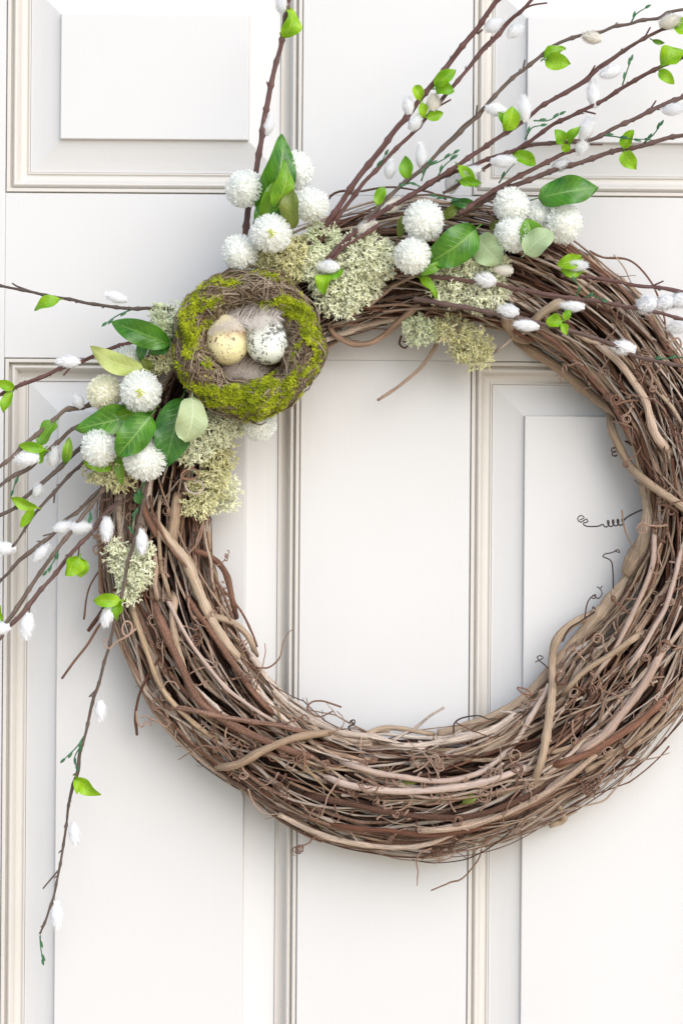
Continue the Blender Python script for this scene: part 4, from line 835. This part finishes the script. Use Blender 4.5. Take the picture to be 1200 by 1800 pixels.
outv = np.stack([np.cos(th)*np.cos(ph), -np.sin(ph), -np.sin(th)*np.cos(ph)], -1)*0.55+np.stack([-np.sin(th), 0*th, -np.cos(th)], -1)*(rng.choice([-1, 1], n)*rng.uniform(0.2, 1.3, n))[:, None]+rng.normal(0, 0.42, (n, 3)); outv /= np.linalg.norm(outv, axis=1)[:, None]
g_ = Geo(); forks(g_, b0, outv, 4.0*S, 0.62*S, 2, 1.0, np.clip(0.45+lump*0.12+rng.normal(0, 0.28, n), 0, 1)); part('moss', g_, moss_m, nest, smooth=False, kind='stuff')

def egg(name, label, x, y, d, a, b, ang, mat):
    """a, b half long and half short axis px; ang tilt degrees"""
    c = P(x, y, d); rt = None; V = []; nu, nv = 28, 32
    A = math.radians(ang); ux = np.array([math.sin(A), -0.25, math.cos(A)]); ux /= np.linalg.norm(ux); uy = np.cross(ux, [0, -1., 0]); uy /= np.linalg.norm(uy); uz = np.cross(ux, uy)
    for i in range(nu+1):
        t = math.pi*i/nu; h = math.cos(t); w_ = math.sin(t)*(1-0.13*h)
        for j in range(nv):
            p = 2*math.pi*j/nv; V.append(ux*h*a*S+(uy*math.cos(p)+uz*math.sin(p))*w_*b*S)
    i = np.arange(nu)[:, None]*nv; j = np.arange(nv)[None, :]; k = (j+1) % nv
    Q = np.stack([i+j, i+nv+j, i+nv+k, i+k], -1).reshape(-1, 4)
    me = make_mesh(name, np.array(V), Q, mat); o = bpy.data.objects.new(name, me); sc.collection.objects.link(o); o.location = c
    o['label'] = label; o['category'] = 'egg'; o['group'] = 'speckled eggs in the nest'
egg('egg', 'cream coloured egg with few brown specks, left one in the nest', 398, 597, 92, 43, 36, -12, egg_cream_m)
egg('egg', 'pale green-white egg with dense dark speckles, right one in the nest', 470, 597, 95, 42, 37, -18, egg_pale_m)

def feather(label, pts, d, wd, mat, n=260, down=0.9):
    q = smooth_path([(x, y, d_) for (x, y), d_ in zip(pts, d)], 2); W = PA(q); m_ = len(W); g_ = Geo(); tube(g_, W, np.linspace(0.9, 0.3, m_)*S, 4)
    tg = np.gradient(W, axis=0); tg /= np.linalg.norm(tg, axis=1)[:, None]
    for i in range(n):
        f_ = rng.random(); k = int(f_*(m_-1)); t = tg[k]; sd_ = np.cross(t, [0, -1., 0])*rng.choice([-1, 1]); l = wd*S*(math.sin(math.pi*(0.1+0.85*f_))**0.6)*rng.uniform(0.6, 1.1)
        s = np.linspace(0, 1, 6)[:, None]; c = W[k]+(sd_*s*0.8+t*s*rng.uniform(0.4, 1.3)+np.array([0, -1., 0])*rng.uniform(-0.15, 0.5)*s*s)*l+np.cumsum(rng.normal(0, 0.035*l, (6, 3)), 0)*down
        w_ = np.cross(t, sd_)*0; wv = t*0.28*S*(1-s*0.6); g_.add(np.stack([c-wv, c+wv], 1).reshape(-1, 3), [(2*a, 2*a+1, 2*a+3, 2*a+2) for a in range(5)])
    rt = root('feather', label, 'feather', tuple(W[0]), 'downy feathers in the nest')
    for_part = part('vane', g_, mat, rt, smooth=False)
feather('pale grey downy feather lying across the tops of both eggs', [(366, 588), (395, 572), (430, 563), (462, 560), (492, 556)], [108, 114, 116, 116, 114], 27, feather_m, 700)
feather('brown-grey downy feather below the eggs at the bottom of the nest', [(382, 664), (410, 654), (436, 652), (464, 660)], [88, 92, 93, 92], 27, feather_brown_m, 620)
